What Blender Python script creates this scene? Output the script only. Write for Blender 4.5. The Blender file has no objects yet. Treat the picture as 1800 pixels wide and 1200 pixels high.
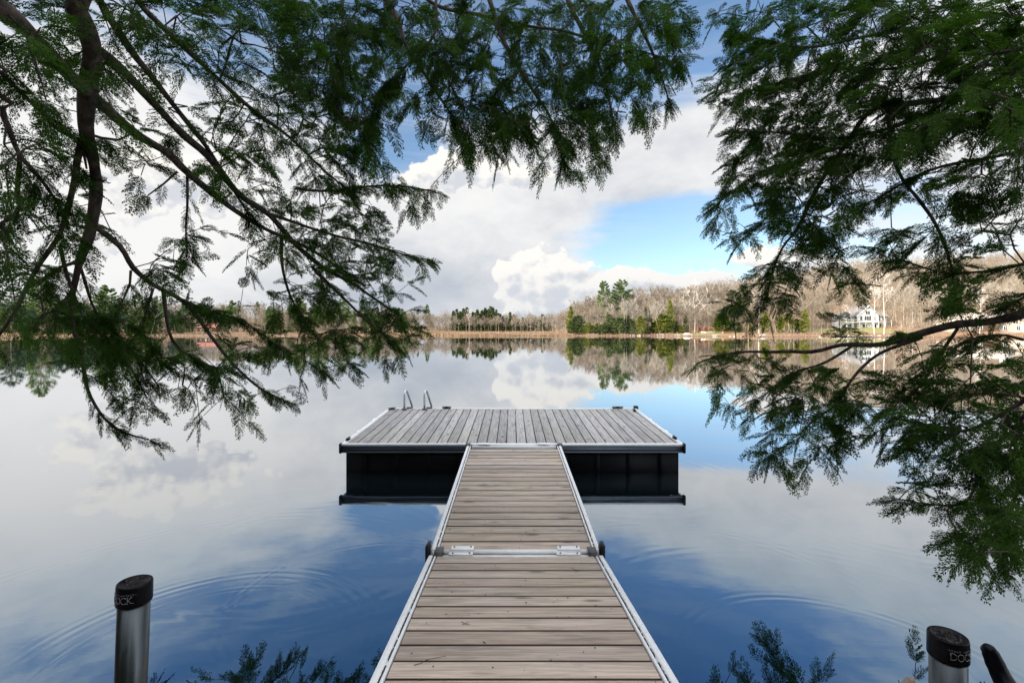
import bpy, math, random
import numpy as np
from math import radians as R
random.seed(7); rng = np.random.default_rng(7)
C = bpy.context.scene.collection
SC = bpy.context.scene

# ---------------------------------------------------------------- camera
CAMZ, F = 2.07, 850.0            # eye height above the lake, focal length in photo pixels (1800 wide)
cam_d = bpy.data.cameras.new('camera'); cam = bpy.data.objects.new('camera', cam_d); C.objects.link(cam)
cam_d.sensor_width = 36; cam_d.lens = 36*F/1800; cam_d.shift_y = -20/1800
cam_d.clip_start = .05; cam_d.clip_end = 6000
cam.location = (0, 0, CAMZ); cam.rotation_euler = (R(90), 0, 0)
SC.camera = cam
def W(px, py, Y):                # a photo pixel at forward distance Y -> metres
    return ((px-900)*Y/F, Y, CAMZ-(py-580)*Y/F)

# ---------------------------------------------------------------- exposure, sky, sun
SC.view_settings.view_transform = 'Standard'; SC.view_settings.look = 'None'
SC.view_settings.gamma = 1.0
SC.view_settings.exposure = 0.86
SUN_EL, SUN_AZ = R(21), R(-118)  # azimuth measured from +Y (out over the lake) towards +X
w = bpy.data.worlds.new('World'); SC.world = w; w.use_nodes = True
w.cycles.sampling_method = 'MANUAL'; w.cycles.sample_map_resolution = 512
nt = w.node_tree; nt.nodes.clear()

class G:                         # tiny node-expression helper
    def __init__(s, nt): s.nt = nt
    def n(s, t, **k):
        x = s.nt.nodes.new(t)
        for a, b in k.items(): setattr(x, a, b)
        return x
    def put(s, sock, v):
        if isinstance(v, (int, float)): sock.default_value = v
        elif isinstance(v, tuple): sock.default_value = v if len(v) == len(sock.default_value) else v+(1,)
        else: s.nt.links.new(v, sock)
    def m(s, op, a, b=0.0, c=0.0, clamp=False):
        x = s.n('ShaderNodeMath', operation=op, use_clamp=clamp)
        s.put(x.inputs[0], a); s.put(x.inputs[1], b); s.put(x.inputs[2], c)
        return x.outputs[0]
    def add(s, a, b): return s.m('ADD', a, b)
    def mul(s, a, b): return s.m('MULTIPLY', a, b)
    def sub(s, a, b): return s.m('SUBTRACT', a, b)
    def mix(s, f, a, b, mode='MIX'):
        x = s.n('ShaderNodeMix', data_type='RGBA', blend_type=mode)
        s.put(x.inputs[0], f); s.put(x.inputs[6], a); s.put(x.inputs[7], b)
        return x.outputs[2]
    def noise(s, vec, scale, detail=4, rough=.5, dist=0.0, dims='3D'):
        x = s.n('ShaderNodeTexNoise', noise_dimensions=dims)
        s.put(x.inputs['Vector'], vec); s.put(x.inputs['Scale'], scale); s.put(x.inputs['Detail'], detail)
        s.put(x.inputs['Roughness'], rough); s.put(x.inputs['Distortion'], dist)
        return x.outputs[0]
    def smooth(s, x, lo, hi):
        n = s.n('ShaderNodeMapRange', interpolation_type='SMOOTHSTEP')
        s.put(n.inputs[0], x); s.put(n.inputs[1], lo); s.put(n.inputs[2], hi)
        return n.outputs[0]
    def xyz(s, x, y, z):
        n = s.n('ShaderNodeCombineXYZ')
        for i, v in enumerate((x, y, z)): s.put(n.inputs[i], v)
        return n.outputs[0]
    def sep(s, v):
        n = s.n('ShaderNodeSeparateXYZ'); s.put(n.inputs[0], v); return n.outputs
    def ramp(s, f, stops):
        n = s.n('ShaderNodeValToRGB'); s.put(n.inputs[0], f); e = n.color_ramp.elements
        while len(e) < len(stops): e.new(.5)
        for el, (p, c) in zip(e, stops): el.position = p; el.color = (*c, 1)
        return n.outputs[0]

g = G(nt)
sky = g.n('ShaderNodeTexSky', sky_type='NISHITA', sun_disc=False, sun_elevation=SUN_EL,
          sun_rotation=SUN_AZ, altitude=120, air_density=1.0, dust_density=.4, ozone_density=1.6)
D = g.n('ShaderNodeTexCoord').outputs['Generated']
dx, dy, dz = g.sep(D)
az = g.m('ARCTAN2', dx, dy); el = g.m('ARCSINE', g.m('MINIMUM', g.m('MAXIMUM', dz, -1.0), 1.0))
def AE(px, py):
    a = math.atan((px-900)/F); return a, math.atan((580-py)/F*math.cos(a))
def blob(px, py, rx, ry, wgt, rot=0.0, a=None, e=None):
    a0, e0 = AE(px, py); a1, _ = AE(px+rx, py); _, e1 = AE(px, py-ry)
    sa, se = max(abs(a1-a0), .01), max(abs(e1-e0), .01)
    A = g.sub(a if a is not None else az, a0); E = g.sub(e if e is not None else el, e0)
    if rot:
        c, s_ = math.cos(R(rot)), math.sin(R(rot))
        A, E = g.add(g.mul(A, c), g.mul(E, s_)), g.add(g.mul(A, -s_), g.mul(E, c))
    q = g.add(g.m('POWER', g.m('ABSOLUTE', g.mul(A, 1/sa)), 2.0), g.m('POWER', g.m('ABSOLUTE', g.mul(E, 1/se)), 2.0))
    return g.mul(g.m('EXPONENT', g.mul(q, -1.0)), wgt)
def total(lst, **k):
    o = blob(*lst[0], **k)
    for b in lst[1:]: o = g.add(o, blob(*b, **k))
    return o
uv = g.xyz(g.mul(az, 2.6), g.mul(el, 4.6), 0.0)
nA = g.noise(uv, 1.6, 5, .56, .35)
streak = g.noise(g.xyz(g.mul(az, 2.2), g.mul(el, 14.0), 3.0), 2.2, 4, .6, .5)
# soft layer: cover everywhere minus the blue gaps
cover = total([(800, 50, 450, 190, -.95), (1230, 395, 215, 62, -.95, -6), (700, 270, 80, 44, -1.0), (1190, 40, 150, 170, -.40),
               (1130, 455, 150, 30, -.5), (230, 350, 380, 300, .22), (1010, 310, 300, 90, .50, -4), (1560, 190, 420, 120, .35, -8), (640, 470, 330, 120, .35)])
dens = g.add(g.add(cover, .32), g.mul(g.sub(g.add(g.mul(nA, .65), g.mul(streak, .35)), .5), 1.5))
mA = g.smooth(dens, -.06, .42)
shadeA = total([(720, 500, 190, 80, -.26), (1120, 350, 190, 60, -.14), (560, 540, 300, 50, -.15), (240, 350, 190, 150, .30), (1100, 240, 200, 80, -.08), (800, 320, 120, 60, .12), (1650, 440, 250, 60, .2)])
nS = g.noise(uv, 3.4, 5, .58, .2)
bA = g.add(g.add(.80, shadeA), g.mul(g.sub(nS, .5), .55))
colA = g.mix(g.smooth(bA, .35, .95), (.50, .55, .63), (.95, .945, .94))
# cumulus: crisp towers, shaded by comparing the heap with itself a step towards the sun
CU = [(938, 480, 62, 48, 1.3), (990, 505, 56, 48, 1.0), (930, 540, 64, 34, .95), (880, 482, 34, 24, .55), (1100, 490, 58, 26, 1.45), (1050, 530, 56, 30, .9), (1215, 494, 66, 24, 1.35),
      (1345, 452, 60, 34, 1.0), (1420, 470, 90, 40, .9), (775, 292, 50, 30, .95), (850, 300, 90, 34, .85), (735, 340, 70, 34, .8), (930, 310, 80, 30, .5), (345, 330, 130, 56, 1.15), (150, 400, 110, 60, .9), (250, 290, 120, 60, .7)]
def heap(a, e):
    v = g.xyz(g.mul(a, 9.0), g.mul(e, 11.0), 5.0)
    n1 = g.noise(v, 2.2, 6, .60, .1, dims='2D')
    vo = g.n('ShaderNodeTexVoronoi', feature='F1', voronoi_dimensions='2D'); g.put(vo.inputs['Vector'], v); vo.inputs['Scale'].default_value = 2.4; vo.inputs['Detail'].default_value = 2.0; vo.inputs['Roughness'].default_value = .5
    return g.add(g.sub(total(CU, a=a, e=e), .40), g.add(g.mul(g.sub(.42, vo.outputs['Distance']), .55), g.mul(g.sub(n1, .5), .95)))
h0 = heap(az, el); h1 = heap(g.add(az, -.013), g.add(el, .015))
mB = g.smooth(h0, 0.0, .17)
litB = g.smooth(g.add(g.sub(h0, h1), g.mul(g.sub(.55, h0), .14)), -.34, .34)
colB = g.mix(litB, (.70, .725, .78), (1.04, 1.01, .96))
colB = g.mix(g.smooth(el, .03, .16), g.mix(.35, colB, (.60, .65, .73)), colB)
col = g.mix(g.mul(g.smooth(streak, .35, .75), .17), g.mix(1.0, sky.outputs[0], (.98, 1.06, 1.12), 'MULTIPLY'), (4.3, 4.4, 4.6))
KC = 5.5                          # cloud radiance relative to the sky texture's own units
def sc(c): return g.mix(1.0, c, (KC, KC, KC), 'MULTIPLY')
col = g.mix(mA, col, sc(colA)); col = g.mix(mB, col, sc(colB))
hi = g.m('MAXIMUM', g.smooth(dy, .10, -.45), g.smooth(el, R(42), R(60)))  # added boost: sky behind the camera and overhead brightened to fill the dock
br_ = g.add(1.0, g.mul(hi, 1.15)); col = g.mix(1.0, col, g.xyz(br_, br_, br_), 'MULTIPLY')
bg = g.n('ShaderNodeBackground'); g.put(bg.inputs[0], col); bg.inputs[1].default_value = .10
out = g.n('ShaderNodeOutputWorld'); nt.links.new(bg.outputs[0], out.inputs[0])

sd = bpy.data.lights.new('sun', 'SUN'); sd.energy = 4.2; sd.angle = R(.6); sd.color = (1, .90, .76)
sun = bpy.data.objects.new('sun', sd); C.objects.link(sun)
import mathutils
S = mathutils.Vector((math.sin(SUN_AZ)*math.cos(SUN_EL), math.cos(SUN_AZ)*math.cos(SUN_EL), math.sin(SUN_EL)))
sun.rotation_euler = S.to_track_quat('Z', 'Y').to_euler()

# ---------------------------------------------------------------- helpers
def tag(o, label=None, cat=None, group=None, kind=None):
    if label: o['label'] = label
    if cat: o['category'] = cat
    if group: o['group'] = group
    if kind: o['kind'] = kind
    return o
def empty(name, loc, label, cat, group=None, rz=0):
    o = bpy.data.objects.new(name, None); C.objects.link(o); o.location = loc; o.rotation_euler = (0, 0, rz)
    o.empty_display_size = .1
    return tag(o, label, cat, group)
def mat(name, base, rough=.6, metal=0.0, spec=.5):
    m = bpy.data.materials.new(name); m.use_nodes = True
    b = m.node_tree.nodes['Principled BSDF']
    b.inputs['Base Color'].default_value = (*base, 1); b.inputs['Roughness'].default_value = rough
    b.inputs['Metallic'].default_value = metal; b.inputs['Specular IOR Level'].default_value = spec
    return m, G(m.node_tree), b
class MB:                        # mesh builder on numpy chunks (quads and tris)
    def __init__(s): s.v = []; s.q = []; s.t = []; s.n = 0; s.att = []
    def add(s, v, q=None, t=None, a=0.0):
        v = np.asarray(v, float).reshape(-1, 3); s.v.append(v)
        s.att.append(np.full(len(v), a) if np.isscalar(a) else np.asarray(a))
        if q is not None: s.q.append(np.asarray(q, int).reshape(-1, 4)+s.n)
        if t is not None: s.t.append(np.asarray(t, int).reshape(-1, 3)+s.n)
        s.n += len(v)
    def box(s, x0, x1, y0, y1, z0, z1, a=0.0, f=None):
        v = np.array([(x, y, z) for z in (z0, z1) for y in (y0, y1) for x in (x0, x1)], float)
        if f: v = np.array([f(*p) for p in v])
        s.add(v, [(0, 2, 3, 1), (4, 5, 7, 6), (0, 1, 5, 4), (2, 6, 7, 3), (0, 4, 6, 2), (1, 3, 7, 5)], a=a)
    def bbox(s, x0, x1, y0, y1, z0, z1, b=.004, a=0.0, f=None):      # box with its top edges chamfered
        lo = [(x0, y0), (x1, y0), (x1, y1), (x0, y1)]; hi = [(x0+b, y0+b), (x1-b, y0+b), (x1-b, y1-b), (x0+b, y1-b)]
        v = [(x, y, z0) for x, y in lo]+[(x, y, z1-b) for x, y in lo]+[(x, y, z1) for x, y in hi]
        if f: v = [f(*p) for p in v]
        q = [(3, 2, 1, 0), (8, 9, 10, 11)]
        for i in range(4):
            j = (i+1) % 4; q += [(i, j, j+4, i+4), (i+4, j+4, j+8, i+8)]
        s.add(v, q, a=a)
    def tube(s, P, r, k=8, cap=True, a=0.0):
        P = np.asarray(P, float); n = len(P); r = np.full(n, r) if np.isscalar(r) else np.asarray(r, float)
        T = np.gradient(P, axis=0); T /= np.linalg.norm(T, axis=1)[:, None]+1e-12
        ref = np.array([0, 0, 1.]) if abs(T[:, 2]).mean() < .8 else np.array([1., 0, 0])
        U = np.cross(T, ref); U /= np.linalg.norm(U, axis=1)[:, None]+1e-12; V = np.cross(T, U)
        th = np.arange(k)/k*2*np.pi
        v = P[:, None]+r[:, None, None]*(np.cos(th)[None, :, None]*U[:, None]+np.sin(th)[None, :, None]*V[:, None])
        i = np.arange(n-1)[:, None]*k; j = np.arange(k)[None]; j2 = (j+1) % k
        q = np.stack([i+j, i+j2, i+k+j2, i+k+j], -1).reshape(-1, 4)
        v = v.reshape(-1, 3); t = None
        if cap:
            v = np.vstack([v, P[0], P[-1]]); c0, c1 = n*k, n*k+1; b = (n-1)*k
            t = [(c0, (x+1) % k, x) for x in range(k)]+[(c1, b+x, b+(x+1) % k) for x in range(k)]
        s.add(v, q, t, a=a)
    def build(s, name, m, parent=None, smooth=False, attr=False, **k):
        me = bpy.data.meshes.new(name); v = np.vstack(s.v)
        q = np.vstack(s.q) if s.q else np.zeros((0, 4), int); t = np.vstack(s.t) if s.t else np.zeros((0, 3), int)
        nl = q.size+t.size; me.vertices.add(len(v)); me.loops.add(nl); me.polygons.add(len(q)+len(t))
        me.vertices.foreach_set('co', v.astype(np.float32).ravel())
        me.loops.foreach_set('vertex_index', np.concatenate([q.ravel(), t.ravel()]).astype(np.int32))
        st = np.concatenate([np.arange(len(q))*4, len(q)*4+np.arange(len(t))*3]).astype(np.int32)
        me.polygons.foreach_set('loop_start', st)
        if smooth: me.polygons.foreach_set('use_smooth', np.ones(len(st), bool))
        if attr:
            A = me.attributes.new('tone', 'FLOAT', 'POINT'); A.data.foreach_set('value', np.concatenate(s.att).astype(np.float32))
        me.update(); me.validate()
        me.materials.append(m); o = bpy.data.objects.new(name, me); C.objects.link(o); o.parent = parent
        return tag(o, **k) if k else o
def gattr(G_, name='tone'):
    n = G_.n('ShaderNodeAttribute', attribute_name=name); return n.outputs['Fac']
def objco(G_): return G_.n('ShaderNodeTexCoord').outputs['Object']

# ---------------------------------------------------------------- materials
def wood_mat(name, along, c_lo, c_hi, warm):
    m, G_, b = mat(name, (.4, .4, .4), .72); co = G_.sep(objco(G_)); t = gattr(G_)
    ax = {'x': (0, 1), 'y': (1, 0)}[along]
    L, A_ = co[ax[0]], co[ax[1]]; off = G_.mul(t, 37.0)
    v = G_.xyz(G_.add(G_.mul(L, 1.0), off), G_.mul(A_, 22.0), off)
    n1 = G_.noise(v, 2.4, 8, .62, .7); n2 = G_.noise(G_.xyz(G_.add(L, off), G_.mul(A_, 90.0), off), 3.0, 4, .6)
    kn = G_.n('ShaderNodeTexVoronoi', feature='F1'); G_.put(kn.inputs['Vector'], G_.xyz(G_.add(G_.mul(L, 2.3), off), G_.mul(A_, 7.0), off)); kn.inputs['Scale'].default_value = 1.0
    ring = G_.smooth(kn.outputs['Distance'], .20, .05)
    blot = G_.smooth(G_.noise(G_.xyz(G_.add(L, off), G_.mul(A_, 4.0), G_.mul(off, .5)), 3.2, 6, .6, .4), .50, .72)
    c = G_.mix(G_.smooth(n1, .3, .72), (*c_lo,), (*c_hi,))
    c = G_.mix(G_.mul(G_.m('FRACT', G_.mul(t, 7.3)), .75), c, G_.mix(1.0, c, warm, 'MULTIPLY'))
    c = G_.mix(G_.mul(G_.smooth(G_.noise(G_.xyz(L, A_, 0.0), .9, 3), .42, .62), .35), c, G_.mix(1.0, c, (.98, 1.0, .80), 'MULTIPLY'))
    c = G_.mix(G_.mul(G_.smooth(n2, .52, .72), .30), c, (.20, .175, .155)); c = G_.mix(G_.mul(blot, .42), c, (.13, .125, .125))
    c = G_.mix(G_.mul(ring, .75), c, (.10, .08, .065))
    br = G_.add(.78, G_.mul(G_.m('FRACT', G_.mul(t, 3.1)), .36))
    c = G_.mix(1.0, c, G_.xyz(br, br, br), 'MULTIPLY')
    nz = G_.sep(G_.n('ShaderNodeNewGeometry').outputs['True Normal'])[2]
    c = G_.mix(G_.smooth(nz, .92, .80), c, (.055, .026, .018))  # reddish raw wood on board edges, painted darker to stand for gap shade
    G_.put(b.inputs['Base Color'], c)
    bp = G_.n('ShaderNodeBump'); bp.inputs['Strength'].default_value = .5; bp.inputs['Distance'].default_value = .003
    G_.put(bp.inputs['Height'], G_.add(n2, n1)); G_.put(b.inputs['Normal'], bp.outputs[0])
    return m
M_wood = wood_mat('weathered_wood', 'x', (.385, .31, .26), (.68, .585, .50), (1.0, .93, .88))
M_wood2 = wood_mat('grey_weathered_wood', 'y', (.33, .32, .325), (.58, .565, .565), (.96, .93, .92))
def metal_mat(name, base, rough, metal, dirt=.3):
    m, G_, b = mat(name, base, rough, metal); co = objco(G_)
    n = G_.noise(co, 14.0, 6, .6); s = G_.smooth(n, .5, .75)
    G_.put(b.inputs['Base Color'], G_.mix(G_.mul(s, dirt), base, tuple(x*.5 for x in base)))
    G_.put(b.inputs['Roughness'], G_.add(rough-.08, G_.mul(G_.noise(co, 40.0, 3), .2)))
    return m
M_alu = metal_mat('aluminium', (.92, .93, .94), .5, .15, .25)
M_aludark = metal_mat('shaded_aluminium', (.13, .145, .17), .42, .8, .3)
M_steel = metal_mat('galvanised_steel', (.10, .115, .125), .33, 1.0, .5)
M_rail = metal_mat('ladder_aluminium', (.62, .62, .62), .3, .8, .2)
M_bracket = metal_mat('bracket_metal', (.12, .115, .115), .5, .5, .4)
M_debris, _, _ = mat('packed_needles', (.05, .042, .035), .9)
M_black, G_, b = mat('black_plastic', (.010, .010, .014), .5, 0, .3)
M_blackf, G_, b = mat('black_float', (.003, .003, .004), .5, 0, .12)
M_rubber, G_, b = mat('black_rubber', (.003, .0032, .006), .28, 0, .13)
n = G_.noise(objco(G_), 60.0, 5, .6, .8); bp = G_.n('ShaderNodeBump'); bp.inputs['Strength'].default_value = .35; bp.inputs['Distance'].default_value = .004
G_.put(bp.inputs['Height'], n); G_.put(b.inputs['Normal'], bp.outputs[0])
M_print, _, _ = mat('grey_print', (.24, .25, .27), .6)

def leaf_mat(name, lo, hi, trans=.35, rough=.55, scale=3.0):
    m = bpy.data.materials.new(name); m.use_nodes = True; n_ = m.node_tree; n_.nodes.clear(); G_ = G(n_)
    co = objco(G_); t = gattr(G_)
    c = G_.mix(G_.smooth(G_.add(G_.mul(t, .6), G_.mul(G_.noise(co, scale, 3), .55)), .2, .85), lo, hi)
    p = G_.n('ShaderNodeBsdfPrincipled'); G_.put(p.inputs['Base Color'], c); p.inputs['Roughness'].default_value = rough; p.inputs['Specular IOR Level'].default_value = .12
    tr = G_.n('ShaderNodeBsdfTranslucent'); G_.put(tr.inputs[0], G_.mix(1.0, c, (1.25, 1.5, .7), 'MULTIPLY'))
    mx = G_.n('ShaderNodeMixShader'); mx.inputs[0].default_value = trans
    n_.links.new(p.outputs[0], mx.inputs[1]); n_.links.new(tr.outputs[0], mx.inputs[2])
    o = G_.n('ShaderNodeOutputMaterial'); n_.links.new(mx.outputs[0], o.inputs[0]); return m
M_hem = leaf_mat('hemlock_needles', (.006, .018, .005), (.052, .108, .016), .48, .7, 1.4)
M_pine = leaf_mat('pine_needles', (.07, .12, .05), (.19, .25, .10), .2, .6, .25)
M_spruce = leaf_mat('spruce_needles', (.055, .085, .04), (.17, .21, .09), .3, .6, .25)
M_cedar = leaf_mat('cedar_leaves', (.10, .125, .02), (.26, .27, .05), .2, .6, .25)
M_bluepine = leaf_mat('shaded_pine_needles', (.035, .08, .06), (.10, .17, .10), .2, .6, .25)
M_grass = leaf_mat('dry_marsh_grass', (.23, .14, .095), (.40, .29, .21), .2, .8, .05)
def bark_mat(name, lo, hi, sc_, st=(1, 1, .3), bump=.6, dist=.01):
    m, G_, b = mat(name, lo, .85); co = G_.sep(objco(G_)); v = G_.xyz(G_.mul(co[0], st[0]), G_.mul(co[1], st[1]), G_.mul(co[2], st[2]))
    n = G_.noise(v, sc_, 7, .62, .4); G_.put(b.inputs['Base Color'], G_.mix(G_.smooth(n, .32, .70), lo, hi))
    bp = G_.n('ShaderNodeBump'); bp.inputs['Strength'].default_value = bump; bp.inputs['Distance'].default_value = dist
    G_.put(bp.inputs['Height'], n); G_.put(b.inputs['Normal'], bp.outputs[0]); return m
M_bark = bark_mat('hemlock_bark', (.030, .023, .019), (.15, .115, .095), 16.0, (1, 1, .8))
M_twig = bark_mat('hemlock_twig_bark', (.03, .022, .018), (.09, .065, .05), 20.0)
M_bare = bark_mat('grey_bark', (.22, .18, .135), (.40, .345, .27), .25, (1, 1, .4), .1)
M_bare2 = bark_mat('brown_bark', (.17, .14, .105), (.33, .275, .215), .25, (1, 1, .4), .1)
M_birch = bark_mat('pale_bark', (.50, .46, .41), (.78, .74, .69), 1.2, (1, 1, .4), .1)
M_slim = bark_mat('light_grey_bark', (.27, .235, .19), (.52, .47, .40), .6, (1, 1, .4), .1)
M_rock = bark_mat('rock', (.16, .13, .10), (.42, .36, .29), 9.0, (1, 1, 1), .8)
M_rockfar = bark_mat('pale_rock', (.34, .30, .26), (.66, .61, .54), 2.0, (1, 1, 1), .5)

# ---------------------------------------------------------------- ground, lake
US = np.array([-3.2, -1.6, -1.06, -.8, -.6, -.45, -.3, -.18, 0, .1, .2, .3, .42, .5, .62, .75, 1.06, 1.6, 3.2])
YS = np.array([60, 105, 140, 158, 172, 186, 182, 172, 168, 172, 172, 170, 158, 148, 144, 140, 124, 90, 50.])
HU = np.array([-3.2, -1.06, -.7, -.45, -.3, -.15, 0, .1, .18, .25, .35, .5, .7, 1.06, 3.2])
HH = np.array([6, 7, 8, 8, 6, 4, 3, 3, 7, 11, 16, 24, 33, 36, 30.])
BU = np.array([-3.2, -1.06, -.5, -.3, -.18, -.02, .08, .16, .3, .6, .75, 1.06, 3.2])     # flat margin behind the shoreline
BW = np.array([15, 12, 22, 40, 110, 135, 110, 12, 14, 20, 22, 25, 20.])
def hnoise(x, y): return .5*np.sin(x*.071+1.3)*np.cos(y*.053)+.3*np.sin(x*.19+y*.13)+.2*np.sin(x*.41-y*.37+2)
def bank_y(x): return 2.05-.06*np.abs(x)**1.15+.12*np.sin(x*1.7)+.06*np.sin(x*4.1+1)
def ground_z(x, y):
    x = np.asarray(x, float); y = np.asarray(y, float); yy = np.maximum(y, 1e-3); u = np.clip(x/yy, -3.2, 3.2)
    d = y-np.interp(u, US, YS)-1.2*np.sin(u*31)-.7*np.sin(u*73)
    W_ = np.interp(u, BU, BW)
    flat = .12+.9*np.clip(d/np.maximum(W_, 1), 0, 1)
    hill = np.interp(u, HU, HH)*(lambda t: t*t*(3-2*t))(np.clip((d-W_)/150, 0, 1))
    far = np.where(d > 0, np.minimum(d*.25, flat)+hill+hnoise(x, y)*np.clip((d-W_)/60, 0, 1)*1.0, np.maximum(d*.2, -3))
    far = np.where(y > 20, far, -3)
    s = bank_y(x)-y
    near = np.where(s > 0, np.minimum(s*1.3, .42)+np.clip(s-.4, 0, 60)*.06+.05*hnoise(x*9, y*9), np.maximum(s*1.5, -3))
    return np.maximum(far, near)
ang = np.concatenate([np.linspace(-52, 52, 521), np.linspace(53.5, 306.5, 127)]); ang = np.radians(ang)
rad = np.concatenate([np.linspace(.3, 6, 40), np.geomspace(6.5, 100, 40), np.linspace(102, 340, 160), np.geomspace(350, 3200, 30)])
A_, R_ = np.meshgrid(ang, rad); X = np.sin(A_)*R_; Y = np.cos(A_)*R_
Z = ground_z(X, Y); na, nr = len(ang), len(rad)
mb = MB(); vv = np.stack([X, Y, Z], -1).reshape(-1, 3)
i = np.arange(nr-1)[:, None]*na; j = np.arange(na)[None]; j2 = (j+1) % na
mb.add(vv, np.stack([i+j, i+na+j, i+na+j2, i+j2], -1).reshape(-1, 4))
mb.add([(0, 0, float(ground_z(0, 0)))]+[tuple(vv[k]) for k in range(na)], None, [(0, 1+k, 1+(k+1) % na) for k in range(na)])
m, G_, b = mat('leafy_ground', (.3, .2, .12), .95); P = objco(G_); px_, py_, pz_ = G_.sep(P)
n1 = G_.noise(P, .09, 6, .6); n2 = G_.noise(P, 1.1, 6, .65)
c = G_.mix(G_.smooth(n2, .3, .7), (.21, .11, .06), (.40, .22, .13))
c = G_.mix(G_.smooth(n1, .42, .62), c, (.36, .27, .17))
lawn = G_.m('MINIMUM', G_.smooth(G_.m('ABSOLUTE', G_.sub(px_, 68.0)), 17.0, 9.0), G_.smooth(G_.m('ABSOLUTE', G_.sub(py_, 178.0)), 16.0, 8.0))
lawn2 = G_.m('MINIMUM', G_.smooth(G_.m('ABSOLUTE', G_.sub(px_, 124.0)), 17.0, 12.0), G_.smooth(G_.m('ABSOLUTE', G_.sub(py_, 172.0)), 16.0, 9.0))
c = G_.mix(G_.mul(G_.m('MAXIMUM', lawn, lawn2), .85), c, G_.mix(G_.smooth(n2, .3, .7), (.22, .22, .06), (.36, .34, .12)))
c = G_.mix(G_.smooth(pz_, .35, .12), c, (.20, .13, .085))
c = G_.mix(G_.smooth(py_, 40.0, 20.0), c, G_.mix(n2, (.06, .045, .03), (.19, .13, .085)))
G_.put(b.inputs['Base Color'], c)
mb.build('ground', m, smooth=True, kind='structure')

m = bpy.data.materials.new('lake_water'); m.use_nodes = True; n_ = m.node_tree; n_.nodes.clear(); G_ = G(n_)
P = objco(G_); wx, wy, wz = G_.sep(P)
hs = None
for (cx, cy, r0, wd, k, amp) in [(-2.0, 3.05, 1.08, .11, 75, .6), (-2.0, 3.05, .86, .05, 90, .35), (-1.15, 3.75, .98, .06, 85, .45), (-2.3, 3.3, 2.1, .16, 60, .35), (2.02, 2.75, 1.02, .08, 80, .55),
                                 (1.35, 3.6, 1.55, .12, 65, .35), (2.0, 2.75, 1.9, .2, 50, .25), (-1.9, 4.6, 1.2, .2, 40, .22), (4.2, 5.5, 1.2, .3, 45, .22), (1.6, 6.8, 1.5, .25, 35, .2)]:
    d = G_.m('SQRT', G_.add(G_.m('POWER', G_.sub(wx, cx), 2.0), G_.m('POWER', G_.sub(wy, cy), 2.0)))
    q = G_.sub(d, r0); e = G_.m('EXPONENT', G_.mul(G_.mul(q, q), -1/(wd*wd)))
    brk = G_.smooth(G_.noise(P, 1.3+r0*.4, 2), .36, .56)
    t = G_.mul(G_.mul(G_.mul(e, G_.m('SINE', G_.mul(d, float(k)))), amp/k*1.0), brk); hs = t if hs is None else G_.add(hs, t)
n1 = G_.noise(G_.xyz(wx, G_.mul(wy, 2.4), 0.0), 1.1, 3, .5)
n2 = G_.noise(G_.xyz(G_.mul(wx, .5), G_.mul(wy, 2.2), 4.0), 6.0, 3, .55)
h = G_.add(G_.mul(hs, .021), G_.add(G_.mul(n1, .0006), G_.mul(n2, .00012)))
bp = G_.n('ShaderNodeBump'); bp.inputs['Strength'].default_value = 1.0; bp.inputs['Distance'].default_value = 1.0; G_.put(bp.inputs['Height'], h)
gl = G_.n('ShaderNodeBsdfGlossy'); gl.inputs['Color'].default_value = (.93, .96, 1, 1); gl.inputs['Roughness'].default_value = .012; G_.put(gl.inputs['Normal'], bp.outputs[0])
df = G_.n('ShaderNodeBsdfDiffuse'); df.inputs['Color'].default_value = (.004, .009, .012, 1)
lw = G_.n('ShaderNodeLayerWeight'); lw.inputs[0].default_value = .5; G_.put(lw.inputs['Normal'], bp.outputs[0])
fr = G_.add(.13, G_.mul(G_.m('POWER', lw.outputs['Facing'], 1.7), .85))
G_.put(gl.inputs['Color'], G_.mix(G_.smooth(lw.outputs['Facing'], .35, .80), (.40, .70, .98), (.97, .985, 1)))
mx = G_.n('ShaderNodeMixShader'); G_.put(mx.inputs[0], fr); n_.links.new(df.outputs[0], mx.inputs[1]); n_.links.new(gl.outputs[0], mx.inputs[2])
o = G_.n('ShaderNodeOutputMaterial'); n_.links.new(mx.outputs[0], o.inputs[0])
mb = MB(); k = 96; mb.add([(0, 60, 0)]+[(420*math.sin(t*2*math.pi/k), 60+420*math.cos(t*2*math.pi/k), 0) for t in range(k)], None, [(0, 1+(t+1) % k, 1+t) for t in range(k)])
mb.build('lake_water', m, kind='structure')

# ---------------------------------------------------------------- the dock
def deck_across(mbk, y0, y1, hw, f, pitch=.1445, gap=.009, th=.03, cx=lambda y: 0):
    y = y0
    while y+pitch-gap <= y1+.001:
        a = random.random(); e = random.uniform(-.0015, .0015)
        mbk.bbox(-hw, hw, y+e, y+pitch-gap+e, -th, random.uniform(-.001, .001), .004, a, f); y += pitch
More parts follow.
